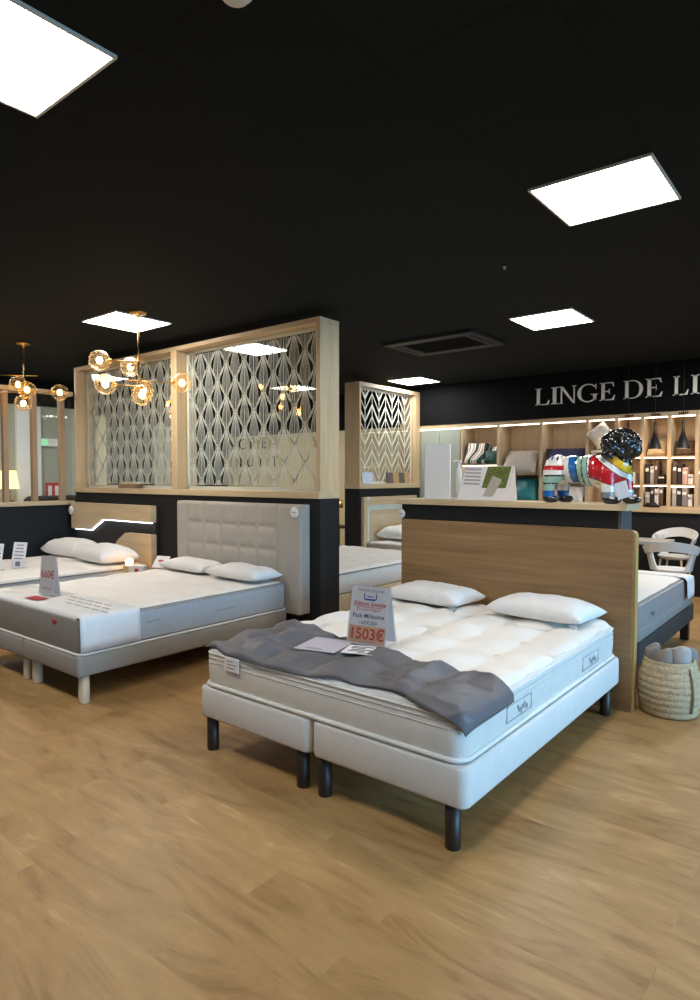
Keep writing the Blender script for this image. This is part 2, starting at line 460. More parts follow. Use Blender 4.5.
# daylight from the shop front windows on the right
sd = area('shopfront_daylight', (5.5, 3.2, 1.5), (0, R(90 - 14), 0), 2.4, 8.0, 165, (.28, .63, 1.0))
sd.data.spread = R(70)

# ------------------------------------------------------------------ air vent, detector
t = thing('air_vent', 'square black air conditioning cassette in the ceiling', 'vent', (-3.65, 6.2, H))
bm = bm_new()
for x0, x1, y0, y1 in ((-.55, .55, -.4, -.26), (-.55, .55, .26, .4), (-.55, -.4, -.26, .26), (.4, .55, -.26, .26)):
    box(bm, x0, x1, y0, y1, -.035, 0, .004)
obj('frame', bm, M['vent'], t)
bm = bm_new(); box(bm, -.4, .4, -.26, .26, -.012, 0)
for k in range(12): box(bm, -.39, .39, -.24 + k * .042, -.235 + k * .042, -.024, -.011)
obj('grille', bm, M['ventdark'], t)
for sx in (-1, 1):
    bm = bm_new(); box(bm, sx * .475 - .02, sx * .475 + .02, -.24, .24, -.039, -.034); obj('slot', bm, M['ventdark'], t)
t = thing('smoke_detector', 'round white smoke detector on the black ceiling', 'smoke detector', (-1.52, 1.335, H))
bm = bm_new(); lathe(bm, [(0, -.02), (.055, -.02), (.058, -.012), (.058, 0)]); obj('base', bm, M['white'], t)
bm = bm_new(); lathe(bm, [(0, -.045), (.025, -.044), (.04, -.036), (.045, -.02)]); obj('sensor_dome', bm, M['white'], t)
t = thing('sprinkler', 'tiny metal sprinkler head in the middle of the black ceiling', 'sprinkler', (-2.016, 4.261, H))
bm = bm_new(); lathe(bm, [(.012, 0), (.012, -.004), (.004, -.006), (.004, -.014)], 12); obj('stem', bm, M['aluframe'], t)
bm = bm_new(); lathe(bm, [(0, -.016), (.007, -.016), (.007, -.014), (0, -.014)], 12); obj('deflector', bm, M['aluframe'], t)

# ------------------------------------------------------------------ lattice dividers
def ribbon(bm, pts, w, d):
    """flat strip along pts (u, v) in the x-z plane, width w, depth d (y)"""
    n = len(pts); prev = None
    for i in range(n):
        a = pts[max(i - 1, 0)]; b = pts[min(i + 1, n - 1)]
        tx, tz = b[0] - a[0], b[1] - a[1]; L = math.hypot(tx, tz) or 1
        ox, oz = -tz / L * w / 2, tx / L * w / 2
        x, z = pts[i]
        cur = [bm.verts.new((x + ox, -d / 2, z + oz)), bm.verts.new((x - ox, -d / 2, z - oz)), bm.verts.new((x - ox, d / 2, z - oz)), bm.verts.new((x + ox, d / 2, z + oz))]
        if prev:
            for k in range(4): bm.faces.new((prev[k], prev[(k + 1) % 4], cur[(k + 1) % 4], cur[k]))
        else: bm.faces.new(cur[::-1])
        prev = cur
    bm.faces.new(prev)

def clip_runs(pts, x0, x1, z0, z1):
    run = []
    for p in pts:
        if x0 <= p[0] <= x1 and z0 <= p[1] <= z1: run.append(p)
        else:
            if len(run) > 1: yield run
            run = []
    if len(run) > 1: yield run

def ogee_lattice(x0, x1, z0, z1):
    bm = bm_new()
    W, Hh = .276, .345
    nc = int((x1 - x0) / (W / 2)) + 3
    for c in range(-1, nc):
        cx = x0 + .06 + c * W / 2
        for r_ in range(-1, 6):
            zb = z0 + (r_ + (.5 if c % 2 else 0)) * Hh - .1
            for k, w in ((-.104, .009), (.104, .009), (-.060, .0055), (.060, .0055), (-.040, .0035), (.040, .0035), (-.020, .0035), (.020, .0035), (0, .008)):
                pts = []
                for i in range(19):
                    q = i / 18          # from the lower pinch upwards
                    if abs(k) > .07: p = math.sin(PI * q ** .95)
                    else: p = math.sin(PI * q ** .62) ** 1.0 * (1 - .12 * q)
                    pts.append((cx + k * p + math.copysign(.004, k) * (k != 0), zb + q * Hh))
                for run in clip_runs(pts, x0, x1, z0, z1): ribbon(bm, run, w, .003)
    return bm

def chevron_lattice(x0, x1, z0, z1):
    bm = bm_new()
    w = .176
    n = int(round((x1 - x0) / w)); w = (x1 - x0) / n
    for c in range(n + 1):
        x = x0 + c * w
        if 0 < c < n: ribbon(bm, [(x, z0), (x, z1)], .013, .004)
    for c in range(n):
        xa, xb = x0 + c * w, x0 + (c + 1) * w
        up = 1 if c % 2 else -1
        k = -8
        while True:
            zc = z0 + k * .172
            if zc > z1 + .5: break
            pts = []
            for i in range(13):
                s = i / 12
                pts.append((xa + (xb - xa) * s, zc + up * (s - .5) * .26))
            for run in clip_runs(pts, x0, x1, z0, z1): ribbon(bm, run, 0.028 if k % 2 == 0 else .015, .004)
            k += 1
    return bm

# big divider behind the two left beds
PX0, PX1, PY0, PY1 = -7.93, -3.71, 4.2, 4.46
t = thing('room_divider', 'tall oak-framed divider with two bays of white onion-pattern lattice', 'room divider', (0, 0, 0))
bm = bm_new(); box(bm, PX0, PX1, PY0, PY1, 0, 1.325); obj('lower_panel', bm, M['black'], t, label='black lower panel')
bm = bm_new(); box(bm, PX0 - .02, PX1 + .002, PY0 - .02, PY1, 1.325, 1.385, .004); obj('sill', bm, M['oakx'], t)
bm = bm_new(); box(bm, PX0, PX1, PY0, PY1, 2.875, 2.92, .003); obj('top_rail', bm, M['oakx'], t)
for x0, x1 in ((PX0, PX0 + .05), (-5.87, -5.77), (PX1 - .045, PX1)):
    bm = bm_new(); box(bm, x0, x1, PY0, PY1, 1.385, 2.875, .003); obj('stile', bm, M['oakz'], t)
for x0, x1 in ((PX0 + .05, -5.87), (-5.77, PX1 - .045)):
    b_ = ogee_lattice(x0 + .03, x1 - .03, 1.42, 2.845)
    for q in ((x0, x0 + .032, 1.385, 2.875), (x1 - .032, x1, 1.385, 2.875)): box(b_, q[0], q[1], -.008, .008, q[2], q[3])
    for q in ((x0, x1, 1.385, 1.42), (x0, x1, 2.845, 2.875)): box(b_, q[0], q[1], -.008, .008, q[2], q[3])
    shift(b_, 0, 4.345, 0); obj('lattice', b_, M['lattice'], t, label='white onion-pattern lattice')
    bm = bm_new(); box(bm, x0, x1, 4.31, 4.314, 1.385, 2.875); obj('pane', bm, M['glass'], t)

# second divider, chevron pattern
QX0, QX1, QY0, QY1 = -6.04, -5.76, 7.39, 9.025
t = thing('room_divider', 'oak-framed divider with white chevron lattice in front of the shelving', 'room divider', (QX1, QY0, 0))
bm = bm_new(); box(bm, QX0 - QX1, 0, 0, QY1 - QY0, 0, 1.345); obj('lower_panel', bm, M['black'], t, label='black lower panel')
bm = bm_new(); box(bm, QX0 - QX1, .02, -.02, QY1 - QY0, 1.345, 1.42, .004); obj('sill', bm, M['oaky'], t)
bm = bm_new(); box(bm, QX0 - QX1, 0, 0, QY1 - QY0, 2.86, 2.92, .003); obj('top_rail', bm, M['oaky'], t)
for y0, y1 in ((0, .04), (1.49, 1.635)):
    bm = bm_new(); box(bm, QX0 - QX1, 0, y0, y1, 1.42, 2.86, .003); obj('stile', bm, M['oakz'], t)
b_ = chevron_lattice(.06, 1.47, 1.45, 2.83)
for q in ((.04, .062, 1.42, 2.86), (1.468, 1.49, 1.42, 2.86)): box(b_, q[0], q[1], -.008, .008, q[2], q[3])
for q in ((.04, 1.49, 1.42, 1.45), (.04, 1.49, 2.83, 2.86)): box(b_, q[0], q[1], -.008, .008, q[2], q[3])
b_.transform(Matrix.Translation((-.08, 0, 0)) @ Matrix.Rotation(PI / 2, 4, 'Z')); obj('lattice', b_, M['lattice'], t, label='white chevron lattice')
bm = bm_new(); box(bm, -.05, -.046, .04, 1.49, 1.42, 2.86); obj('pane', bm, M['glass'], t)

# glazed divider on the far left
LX = -7.95
t = thing('glazed_divider', 'glazed divider with oak posts on a low black wall at far left', 'room divider', (LX, 4.2, 0))
def LY(y): return y - 4.2
bm = bm_new(); box(bm, -.12, 0, LY(.5), -.02, 0, 1.165); obj('lower_panel', bm, M['black'], t, label='black lower wall')
bm = bm_new(); box(bm, -.16, .04, LY(.5), -.022, 1.165, 1.215, .004); obj('sill', bm, M['oaky'], t)
bm = bm_new(); box(bm, -.1, 0, LY(.5), -.005, 2.56, 2.61, .003); obj('top_rail', bm, M['oaky'], t)
for y in (3.36, 3.70, 4.05, 3.02, 2.68):
    bm = bm_new(); box(bm, -.07, 0, LY(y) - .03, LY(y) + .03, 1.215, 2.56, .003); obj('post', bm, M['oakdz'], t)
for a, b2 in ((3.055, 3.325), (3.395, 3.665), (3.735, 4.015), (4.085, 4.19)):
    bm = bm_new(); box(bm, -.055, -.05, LY(a), LY(b2), 1.215, 2.56); obj('pane', bm, M['glass'], t)

# things seen through the glazing or reflected in it
t = thing('table_lamp', 'glowing table lamp behind the glazed divider', 'lamp', (-9.6, 4.08, 1.15))
bm = bm_new(); lathe(bm, [(0, 0), (.07, 0), (.07, .02), (.02, .04), (.02, .2), (0, .2)]); obj('base', bm, M['brownfab'], t)
bm = bm_new(); lathe(bm, [(.14, .2), (.10, .46), (.09, .46), (.13, .2)]); obj('lamp_shade', bm, M['lampglow'], t)
t = thing('sideboard', 'pale wooden sideboard under the glowing lamp behind the glazing', 'sideboard', (-9.65, 3.9, 0))
bm = bm_new(); box(bm, -.3, .3, -.9, .3, .1, 1.1, .01); obj('body', bm, M['oaky'], t)
bm = bm_new(); box(bm, -.32, .32, -.92, .32, 1.1, 1.15, .005); obj('top', bm, M['oaky'], t)
for x in (-.26, .26):
    for y in (-.85, .25):
        bm = bm_new(); box(bm, x - .02, x + .02, y - .02, y + .02, 0, .1); obj('leg', bm, M['oakz'], t)
t = thing('exit_sign_reflection', 'green panel standing in for an exit sign reflected in the glazed divider', 'sign', (-9.985, 4.84, 2.06))  # a reflection in the glass, built as a glowing panel on the wall
bm = bm_new(); box(bm, -.015, .02, -.17, .17, -.06, .06, .004); obj('case', bm, M['white'], t)
bm = bm_new(); box(bm, .02, .024, -.15, .0, -.045, .045); obj('sign_panel', bm, M['reflgreen'], t)
t = thing('fire_extinguisher_sign', 'small red and white sign low on the far left wall', 'sign', (-9.995, 4.93, 1.30))
bm = bm_new(); box(bm, -.004, .006, -.12, .12, -.13, .13); obj('plate', bm, M['red'], t)
for y in (-.06, .05):
    bm = bm_new(); box(bm, .006, .009, y - .03, y + .03, -.08, .08); obj('symbol', bm, M['paper'], t)

def cushion_bm(a, b, h, seed=0, n=18, pinch=.1, wr=.006):
    """pillow lying flat: half sizes a, b, full thickness h; bottom near z = 0"""
    bm = bm_new(); top = []; bot = []
    for j in range(n + 1):
        rt = []; rb = []
        for i in range(n + 1):
            u = -1 + 2 * i / n; v = -1 + 2 * j / n
            u = math.sin(u * PI / 2) * .35 + u * .65; v = math.sin(v * PI / 2) * .35 + v * .65
            x = a * u * (1 - pinch * (1 - abs(u)) * 0 - pinch * (1 - v * v) * .6)
            y = b * v * (1 - pinch * (1 - u * u) * .6)
            p = max(0, (1 - u ** 4)) ** .55 * max(0, (1 - v ** 4)) ** .55
            w = wr * nz(u * 2.3 + seed, v * 2.3, seed * 1.7) * 2 + wr * nz(u * 5 + seed, v * 5, seed) * .8
            e = .004
            rt.append(bm.verts.new((x, y, h * .36 + (h * .64 * p + w * (p > .1)) + e)))
            if i in (0, n) or j in (0, n): rb.append(rt[-1])
            else: rb.append(bm.verts.new((x, y, h * .36 * (1 - p ** .8))))
        top.append(rt); bot.append(rb)
    for j in range(n):
        for i in range(n):
            bm.faces.new((top[j][i], top[j][i + 1], top[j + 1][i + 1], top[j + 1][i])).smooth = True
            bm.faces.new((bot[j][i], bot[j + 1][i], bot[j + 1][i + 1], bot[j][i + 1])).smooth = True
    return bm


# ------------------------------------------------------------------ beds
def rrect(w, l, r, n=6, inset=0.0):
    """rounded rectangle centred in x, from y = 0 to l"""
    pts = []
    r2 = max(r - inset, .004)
    for cx, cy, a0 in ((w / 2 - r, r, -90), (w / 2 - r, l - r, 0), (-w / 2 + r, l - r, 90), (-w / 2 + r, r, 180)):
        for k in range(n + 1):
            a = R(a0 + 90 * k / n)
            pts.append((cx + r2 * math.cos(a), cy + r2 * math.sin(a)))
    return pts

def soft_block(bm, w, l, h, r=.05, e=.02, n=6, top=True, bulge=0.0):
    prof = [(e, 0), (e * .3, e * .3), (0, e)]
    if bulge: prof += [(-bulge, h / 2)]
    prof += [(0, h - e), (e * .3, h - e * .3), (e, h)]
    rings = []
    for ins, z in prof:
        rings.append([bm.verts.new((x, y, z)) for x, y in rrect(w, l, r, n, ins)])
    for A, B in zip(rings, rings[1:]):
        N = len(A)
        for k in range(N): bm.faces.new((A[k], A[(k + 1) % N], B[(k + 1) % N], B[k])).smooth = True
    bm.faces.new(rings[0][::-1])
    if top: bm.faces.new(rings[-1])

def top_panel(w, l, z, r, hfun, nx=48, ny=60, drop=.02):
    bm = bm_new(); g = []
    for j in range(ny + 1):
        row = []
        for i in range(nx + 1):
            x = -w / 2 + w * i / nx; y = l * j / ny
            dx = abs(x) - (w / 2 - r); dy = abs(y - l / 2) - (l / 2 - r)
            if dx > 0 and dy > 0:
                m_ = max(dx, dy); q = math.hypot(dx, dy); f = m_ / q
                x = math.copysign(w / 2 - r + dx * f, x); y = l / 2 + math.copysign(l / 2 - r + dy * f, y - l / 2)
                ed = r - m_
            else: ed = min(w / 2 - abs(x), l / 2 - abs(y - l / 2))
            ee = min(1, ed / .03)
            zz = z - drop * (1 - ee) ** 2 + hfun(x, y) * ee
            row.append(bm.verts.new((x, y, zz)))
        g.append(row)
    for j in range(ny):
        for i in range(nx): bm.faces.new((g[j][i], g[j][i + 1], g[j + 1][i + 1], g[j + 1][i])).smooth = True
    return bm

def quilt(px, py, amp, ph=0.0):
    def f(x, y):
        a = abs(math.sin(PI * (x / px + y / py * .0 + ph))); b = abs(math.sin(PI * (y / py + ph + .5 * (math.floor(x / px + ph) % 2))))
        d = (a * b) ** .5
        return amp * (d - .5) + amp * .6 * nz(x, y, ph, 4.0)
    return f

def base_unit(name, label, w, l, z0, z1, loc, m, legm, legs, legr=.033, group=None, r=.045):
    t = thing(name, label, 'bed base', (loc[0], loc[1], 0), group=group)
    bm = bm_new(); soft_block(bm, w, l, z1 - z0, r, .018); shift(bm, 0, 0, z0); obj('body', bm, m, t)
    for x, y in legs:
        bm = bm_new(); lathe(bm, [(0, 0), (legr * .92, 0), (legr, .006), (legr, z0 + .01), (0, z0 + .01)], 20, (x, y, 0)); obj('leg', bm, legm, t)
    return t

def piping(w, l, r, z, rad, parent, m, out=.004):
    bm = bm_new()
    tube(bm, [(x, y, z) for x, y in rrect(w + out * 2, l + out * 2, r + out, 8)], rad, 6, True)
    # rrect starts at y=0: shift so it stays centred on the mattress
    shift(bm, 0, -out, 0)
    return obj('piping', bm, m, parent)

# main bed : two bases, mattress
MX0, MX1 = -2.86, -1.19
mid = -2.025
w1 = mid - MX0 - .004; w2 = MX1 - mid - .004
legs = lambda w: [(-w / 2 + .085, .055), (w / 2 - .085, .055), (-w / 2 + .085, 1.94), (w / 2 - .085, 1.94)]
base_unit('divan_base', 'off-white divan base with dark legs under the throw-covered mattress, far half', w1, 2.06, .189, .362, ((MX0 + mid) / 2 - .002, 2.21), M['sofabed'], M['darkleg'],
          [(-w1 / 2 + .062, .05), (w1 / 2 - .082, .05), (-w1 / 2 + .09, 1.95), (w1 / 2 - .075, 1.95)])
base_unit('divan_base', 'off-white divan base with dark legs under the throw-covered mattress, near half', w2, 2.06, .189, .362, ((MX1 + mid) / 2 + .002, 2.21), M['sofabed'], M['darkleg'],
          [(-w2 / 2 + .052, .05), (w2 / 2 - .085, .05), (-w2 / 2 + .075, 1.95), (w2 / 2 - .06, 1.95)])
mw, ml, mz0, mz1 = 1.61, 2.01, .366, .582
t = thing('mattress', 'white quilted mattress with grey throw in front of the brown oak headboard', 'mattress', (-2.022, 2.227, mz0))
bm = bm_new(); soft_block(bm, mw, ml, mz1 - mz0 - .012, .07, .022, bulge=.006); obj('body', bm, M['mattside'], t)
b_ = top_panel(mw - .006, ml - .006, mz1 - mz0, .07, quilt(.29, .36, .030, .13), drop=.026); shift(b_, 0, .003, 0); obj('quilted_top', b_, M['matttop'], t)
piping(mw, ml, .07, .012, .011, t, M['piping']); piping(mw, ml, .07, mz1 - mz0 - .030, .005, t, M['piping'], .003)
piping(mw, ml, .07, mz1 - mz0 - .055, .0025, t, M['mattside'], .004)
piping(mw, ml, .07, mz1 - mz0 - .080, .0025, t, M['mattside'], .005)
for y in (.53, 1.52):  # stitched logo patches with a script squiggle
    bm = bm_new()
    pw, ph = .27, .075
    X = mw / 2 + .007
    for q in ((y - pw / 2, y + pw / 2, -.0, .003), (y - pw / 2, y + pw / 2, ph - .003, ph), ): box(bm, X - .004, X + .0015, q[0], q[1], .05 + q[2], .05 + q[3])
    for yy in (y - pw / 2, y + pw / 2 - .003): box(bm, X - .004, X + .0015, yy, yy + .003, .05, .05 + ph)
    lab = obj('logo_patch', bm, M['logoline'], t, label='stitched grey logo patch')
    bm = bm_new()
    pts = []
    for k in range(60):
        s = k / 59
        pts.append((X + .002, y - .03 + s * .12, .05 + ph * (.45 + .2 * math.sin(s * 30) + .12 * math.sin(s * 11 + 1))))
    tube(bm, pts, .0018, 5); obj('logo_script', bm, M['logoscript'], lab)
bm = bm_new(); box(bm, -.615, -.50, -.022, -.016, .122, .197, .002); 
tg = obj('care_tag', bm, M['paper'], t, label='white care tag')
bm = bm_new()
for k, wd in enumerate((.05, .07, .06)): box(bm, -.59, -.59 + wd, -.0235, -.0218, .175 - k * .018, 0.179 - k * .018)
obj('print', bm, M['greytext'], tg)

# throw over the foot of the main mattress
def throw_bm():
    bm = bm_new(); nu, nv = 130, 60; qf = quilt(.29, .36, .030, .13)
    c00 = (-2.81, 2.247); c10 = (-1.17, 2.247); c11 = (-1.175, 2.63); c01 = (-2.85, 2.90)
    x0, x1, y0 = -2.827, -1.217, 2.242
    g = []
    for j in range(nv + 1):
        row = []
        for i in range(nu + 1):
            u = i / nu; v = j / nv
            x = (c00[0] * (1 - u) + c10[0] * u) * (1 - v) + (c01[0] * (1 - u) + c11[0] * u) * v
            y = (c00[1] * (1 - u) + c10[1] * u) * (1 - v) + (c01[1] * (1 - u) + c11[1] * u) * v
            y += .03 * math.sin(u * 7 + 1) * (v - .3) * .6
            y -= (1 - v) * (.02 * max(0, math.sin(u * 4.2)) + .035 * max(0, (u - .70) / .30) ** 1.5)
            yy_ = y
            cr = lambda a, b, zz: (1 - abs(nz(a, b, zz)) * 2.2)
            w1_ = max(0, cr(x * 2.6 + y * 1.3, y * 3.4 - x * 1.2, 9.2)) ** 2; w2_ = max(0, cr(x * 5.5 - y * 3, y * 5 + x * 2.5, 2.7)) ** 2
            reg = .35 + .65 * max(math.exp(-((u - .14) / .2) ** 2), .8 * math.exp(-((u - .8) / .16) ** 2))
            wr = reg * (.030 * w1_ + .016 * w2_) + .002 * nz(x * 14, y * 12, 4) + .004
            rr_ = math.hypot(x + 1.66, y - 2.42); th_ = math.atan2(y - 2.42, x + 1.66)
            wr += .014 * abs(math.sin(3.5 * th_ + .6)) ** .7 * math.exp(-(rr_ / .24) ** 2) * min(1, rr_ / .06)
            wr += .022 * math.exp(-(((x + 2.80) * .75 + (y - 2.55) * -.45 - .03) / .035) ** 2) * math.exp(-((y - 2.62) / .22) ** 2)
            dx = abs(x + 2.022) - .805; dy = 2.227 - y
            ed = max(0, min(-dx, -dy)); ee = min(1, ed / .03)
            surf = mz1 - .026 * (1 - ee) ** 2 + qf(x + 2.022, y - 2.227) * ee
            wr *= .25 + .75 * min(1, ed / .10)
            z = surf + .004 + wr
            # past the rounded outline of the mattress the cloth hangs down
            px_, py_ = abs(x + 2.022) - (.805 - .07), (2.227 + .07) - y
            hx, hy = max(px_, 0), max(py_, 0)
            d = math.hypot(hx, hy) - .07
            if d > -.012 and (hx > 0 or hy > 0):
                L_ = math.hypot(hx, hy); e_ = d + .012
                rad = .07 - .012 + .040 * (1 - math.exp(-e_ / .008)) + .05 * e_
                sx_ = 1 if x > -2.022 else -1
                if hx > 0: x = -2.022 + sx_ * (.735 + hx / L_ * rad)
                if hy > 0: y = 2.297 - hy / L_ * rad
                z = min(z, mz1 + .004) - e_ * .9 * (1 - math.exp(-e_ / .015))
            row.append(bm.verts.new((x, y, z)))
        g.append(row)
    for j in range(nv):
        for i in range(nu): bm.faces.new((g[j][i], g[j][i + 1], g[j + 1][i + 1], g[j + 1][i])).smooth = True
    bmesh.ops.recalc_face_normals(bm, faces=bm.faces)
    r = bmesh.ops.solidify(bm, geom=bm.faces[:], thickness=.003)
    for f in bm.faces: f.smooth = True
    return bm
o = obj('throw', throw_bm(), M['throw']); tag(o, 'crumpled dark grey throw across the foot of the white mattress', 'throw')

def pillow(label, loc, rz, a, b, h, seed, group=None, m='pillow', tail=False):
    t = thing('pillow', label, 'pillow', loc, rz, group)
    obj('cover', cushion_bm(a, b, h, seed, 22), M[m], t)
    if tail:
        bm = bm_new()
        n = 8; rows = []
        for i in range(n + 1):
            s = i / n
            rows.append([bm.verts.new((a * .62 + s * .10 + .012 * math.sin(s * 6 + k), -b + .03 - .05 * s + k * .012, .05 - .05 * s + .012 * math.sin(k * 2.1 + s * 3))) for k in range(6)])
        for i in range(n):
            for k in range(5): bm.faces.new((rows[i][k], rows[i][k + 1], rows[i + 1][k + 1], rows[i + 1][k])).smooth = True
        bmesh.ops.solidify(bm, geom=bm.faces[:], thickness=.002)
        obj('cover_flap', bm, M['pillow'], t)
    return t
zt = mz1 + .012
pillow('white pillow on the oak-headboard bed, far one of the pair', (-2.47, 4.07, zt), R(-4), .335, .2, .125, 1.0, tail=True)
pillow('white pillow on the oak-headboard bed, near one with loose flap', (-1.615, 4.065, zt), R(-5), .335, .2, .13, 5.0, tail=True)

# brown oak headboard
t = thing('headboard', 'plain brown oak headboard behind the throw-covered bed', 'headboard', (-2.0, 4.29, 0))
bm = bm_new()
def rounded_board(bm, x0, x1, z0, z1, y0, y1, r, n=8, both=False):
    poly = [(x0, z0), (x1, z0)]
    for k in range(n + 1):
        a = R(90 * k / n); poly.append((x1 - r + r * math.cos(a), z1 - r + r * math.sin(a)))
    poly.append((x0, z1))
    prism(bm, poly, lambda u, v, h: (u, h, v), y0, y1)
rounded_board(bm, -.91, .867, 0, 1.178, 0, .03, .012); obj('front_panel', bm, M['walnut'], t)
bm = bm_new(); rounded_board(bm, -.905, .88, 0, 1.17, .03, .09, .03); obj('back_frame', bm, M['walnut_edge'], t, label='golden oak edge frame')

# low wall with oak cap
t = thing('low_partition', 'low black counter wall with oak cap behind the brown headboard', 'counter wall', (0, 0, 0))
bm = bm_new(); box(bm, -2.98, -1.255, 4.40, 4.64, 0, 1.296); obj('body', bm, M['black'], t)
bm = bm_new(); box(bm, -1.255, -1.235, 4.40, 4.64, 0, 1.296); obj('end_panel', bm, M['greypost'], t, label='slate grey end panel')
bm = bm_new(); box(bm, -3.02, -1.19, 4.36, 4.69, 1.296, 1.338, .003); obj('cap', bm, M['oakx'], t, label='light oak cap')
CAP = 1.338

# price stand on the main bed
def poster(parent, w, h, lines, m, extra=None):
    bm = bm_new(); box(bm, -w / 2, w / 2, -.0006, .0006, 0, h); p = obj('poster', bm, m, parent)
    for s, size, z, mm, sh, bold in lines:
        b_ = text_bm(s, size, 0, shear=sh, bold=bold); shift(b_, 0, -.0012, z); obj('lettering', b_, M[mm], p)
    return p
def stand(name, label, loc, rz, w, h, lines, tilt=14, backm='paper', pm='paper', group=None):
    t = thing(name, label, 'price stand', loc, rz, group)
    rot = Matrix.Rotation(R(-tilt), 4, 'X')
    fr = poster(t, w, h, lines, M[pm]); fr.matrix_local = Matrix.Translation((0, 0, .006)) @ rot
    bm = bm_new(); box(bm, -w / 2 - .004, w / 2 + .004, -.005, -.0035, -.002, h + .004); bm.transform(Matrix.Translation((0, 0, .006)) @ rot); obj('front_sheet', bm, M['acrylic'], t)
    yb = math.sin(R(tilt)) * h; zb = math.cos(R(tilt)) * h
    rot2 = Matrix.Rotation(R(tilt), 4, 'X')
    bm = bm_new(); box(bm, -w / 2 - .004, w / 2 + .004, .001, .0025, -.002, h); bm.transform(Matrix.Translation((0, 2 * yb, .006)) @ rot2); obj('back_sheet', bm, M['acrylic'], t)
    bm = bm_new(); box(bm, -w / 2, w / 2, -.0006, .0006, 0, h - .01); bm.transform(Matrix.Translation((0, 2 * yb - .003, .006)) @ rot2); obj('back_poster', bm, M[backm], t)
    bm = bm_new(); box(bm, -w / 2 - .004, w / 2 + .004, -.004, 2 * yb + .004, .0, .004); obj('foot', bm, M['acrylic'], t)
    return t, fr
zs = mz1 + .022
t, fr = stand('price_stand', 'clear price stand with the 1503€ poster on the grey throw', (-2.075, 2.715, zs), R(9), .235, .315,
      [('Modèle Exposé', .026, .285, 'greytext', .2, 0), ('Edition limitée', .034, .208, 'redtext', .2, .0006), ('En stock Magasin', .022, .182, 'redtext', .1, 0),
       ('Pack Millésime', .033, .143, 'navy', 0, .0004), ('160X200', .030, .108, 'navy', 0, 0), ('1503€', .082, .03, 'redtext', 0, .0016)], tilt=13)
b_ = bm_new(); box(b_, -.112, .112, -.0011, -.0008, .008, .10); obj('price_band', b_, M['orange'], fr)
b_ = bm_new()
for x0, x1, z0, z1 in ((-.04, -.033, .245, .275), (.033, .04, .245, .275)): box(b_, x0, x1, -.0014, -.0008, z0, z1)
box(b_, -.033, .033, -.0014, -.0008, .238, .248); box(b_, -.02, .02, -.0014, -.0008, .256, .262)
obj('logo', b_, M['blue'], fr)
b_ = bm_new(); box(b_, -.085, .085, -.0014, -.0008, .200, .203); obj('underline', b_, M['redtext'], fr)
def leaflet(label, loc, rz, w, l, m, marks, group=None, dark='dark'):
    t = thing('leaflet', label, 'leaflet', loc, rz, group)
    bm = bm_new(); box(bm, -w / 2, w / 2, -l / 2, l / 2, 0, .0012); obj('sheet', bm, M[m], t)
    bm = bm_new()
    for x0, x1, y0, y1 in marks: box(bm, x0, x1, y0, y1, .0012, .0016)
    if marks: obj('print', bm, M[dark], t)
    else: bm.free()
    return t
leaflet('lilac grey leaflet lying flat on the throw before the price stand', (-2.25, 2.58, zs + .006), R(14), .24, .26, 'paper_lilac', [(-.07, .03, -.1, -.092), (-.07, .02, -.085, -.078)], dark='greytext')
leaflet('white leaflet with black print lying on the throw before the price stand', (-2.03, 2.615, zs + .008), R(20), .17, .16, 'paper', [(-.06, .06, .045, .058), (-.06, .02, .02, .034), (-.05, .06, -.01, .004), (-.06, .03, -.035, -.022), (.0, .06, -.06, -.048)])
leaflet('small white tag on the throw edge beside the price stand', (-2.33, 2.80, zs + .004), R(-30), .10, .04, 'paper', [])

# ---- bed with tufted headboard
GX0, GX1 = -5.61, -3.99
gm = -4.80
gw = gm - GX0 - .004
base_unit('divan_base', 'grey divan base with pale beech legs under the 660 mattress, far half', gw, 1.955, .19, .33, ((GX0 + gm) / 2 - .002, 2.11), M['greybase'], M['beech'],
          [(-gw / 2 + .08, .09), (gw / 2 - .07, .08), (-gw / 2 + .08, 1.9), (gw / 2 - .07, 1.9)], legr=.034, r=.02)
base_unit('divan_base', 'grey divan base with pale beech legs under the 660 mattress, near half', gw, 1.955, .19, .33, ((GX1 + gm) / 2 + .002, 2.11), M['greybase'], M['beech'],
          [(-gw / 2 + .07, .08), (gw / 2 - .065, .075), (-gw / 2 + .08, 1.9), (gw / 2 - .08, 1.9)], legr=.036, r=.02)
g0, g1 = .333, .585
t = thing('mattress', 'grey-sided white mattress before the tufted headboard', 'mattress', (-4.80, 2.13, g0))
gW, gL = 1.6, 1.94
bm = bm_new(); soft_block(bm, gW, gL, g1 - g0 - .01, .05, .02, bulge=.004); obj('body', bm, M['greymatt'], t)
b_ = top_panel(gW - .004, gL - .004, g1 - g0, .05, quilt(.4, .4, .012, .3), 36, 40, drop=.022); shift(b_, 0, .002, 0); obj('quilted_top', b_, M['matttop'], t)
piping(gW, gL, .05, .006, .009, t, M['piping'])
bm = bm_new(); box(bm, gW / 2 - .01, gW / 2 + .0065, .44, 1.90, .022, .222, .004); obj('side_band', bm, M['greyband'], t, label='blue-grey side band')
bm = bm_new(); box(bm, gW / 2 - .01, gW / 2 + .0075, 1.03, 1.045, .1, .104)
box(bm, gW / 2, gW / 2 + .0075, 1.12, 1.34, .118, .123); box(bm, gW / 2, gW / 2 + .0075, .49, .62, .138, .143); obj('band_print', bm, M['greytext'], t)
bm = bm_new(); lathe(bm, [(0, 0), (.024, 0), (.024, .004), (0, .004)], 16); bm.transform(Matrix.Translation((.47, -.003, .19)) @ Matrix.Rotation(PI / 2, 4, 'X') @ Matrix.Diagonal((1.2, .75, 1, 1)))
obj('emblem', bm, M['red'], t, label='small red round emblem')
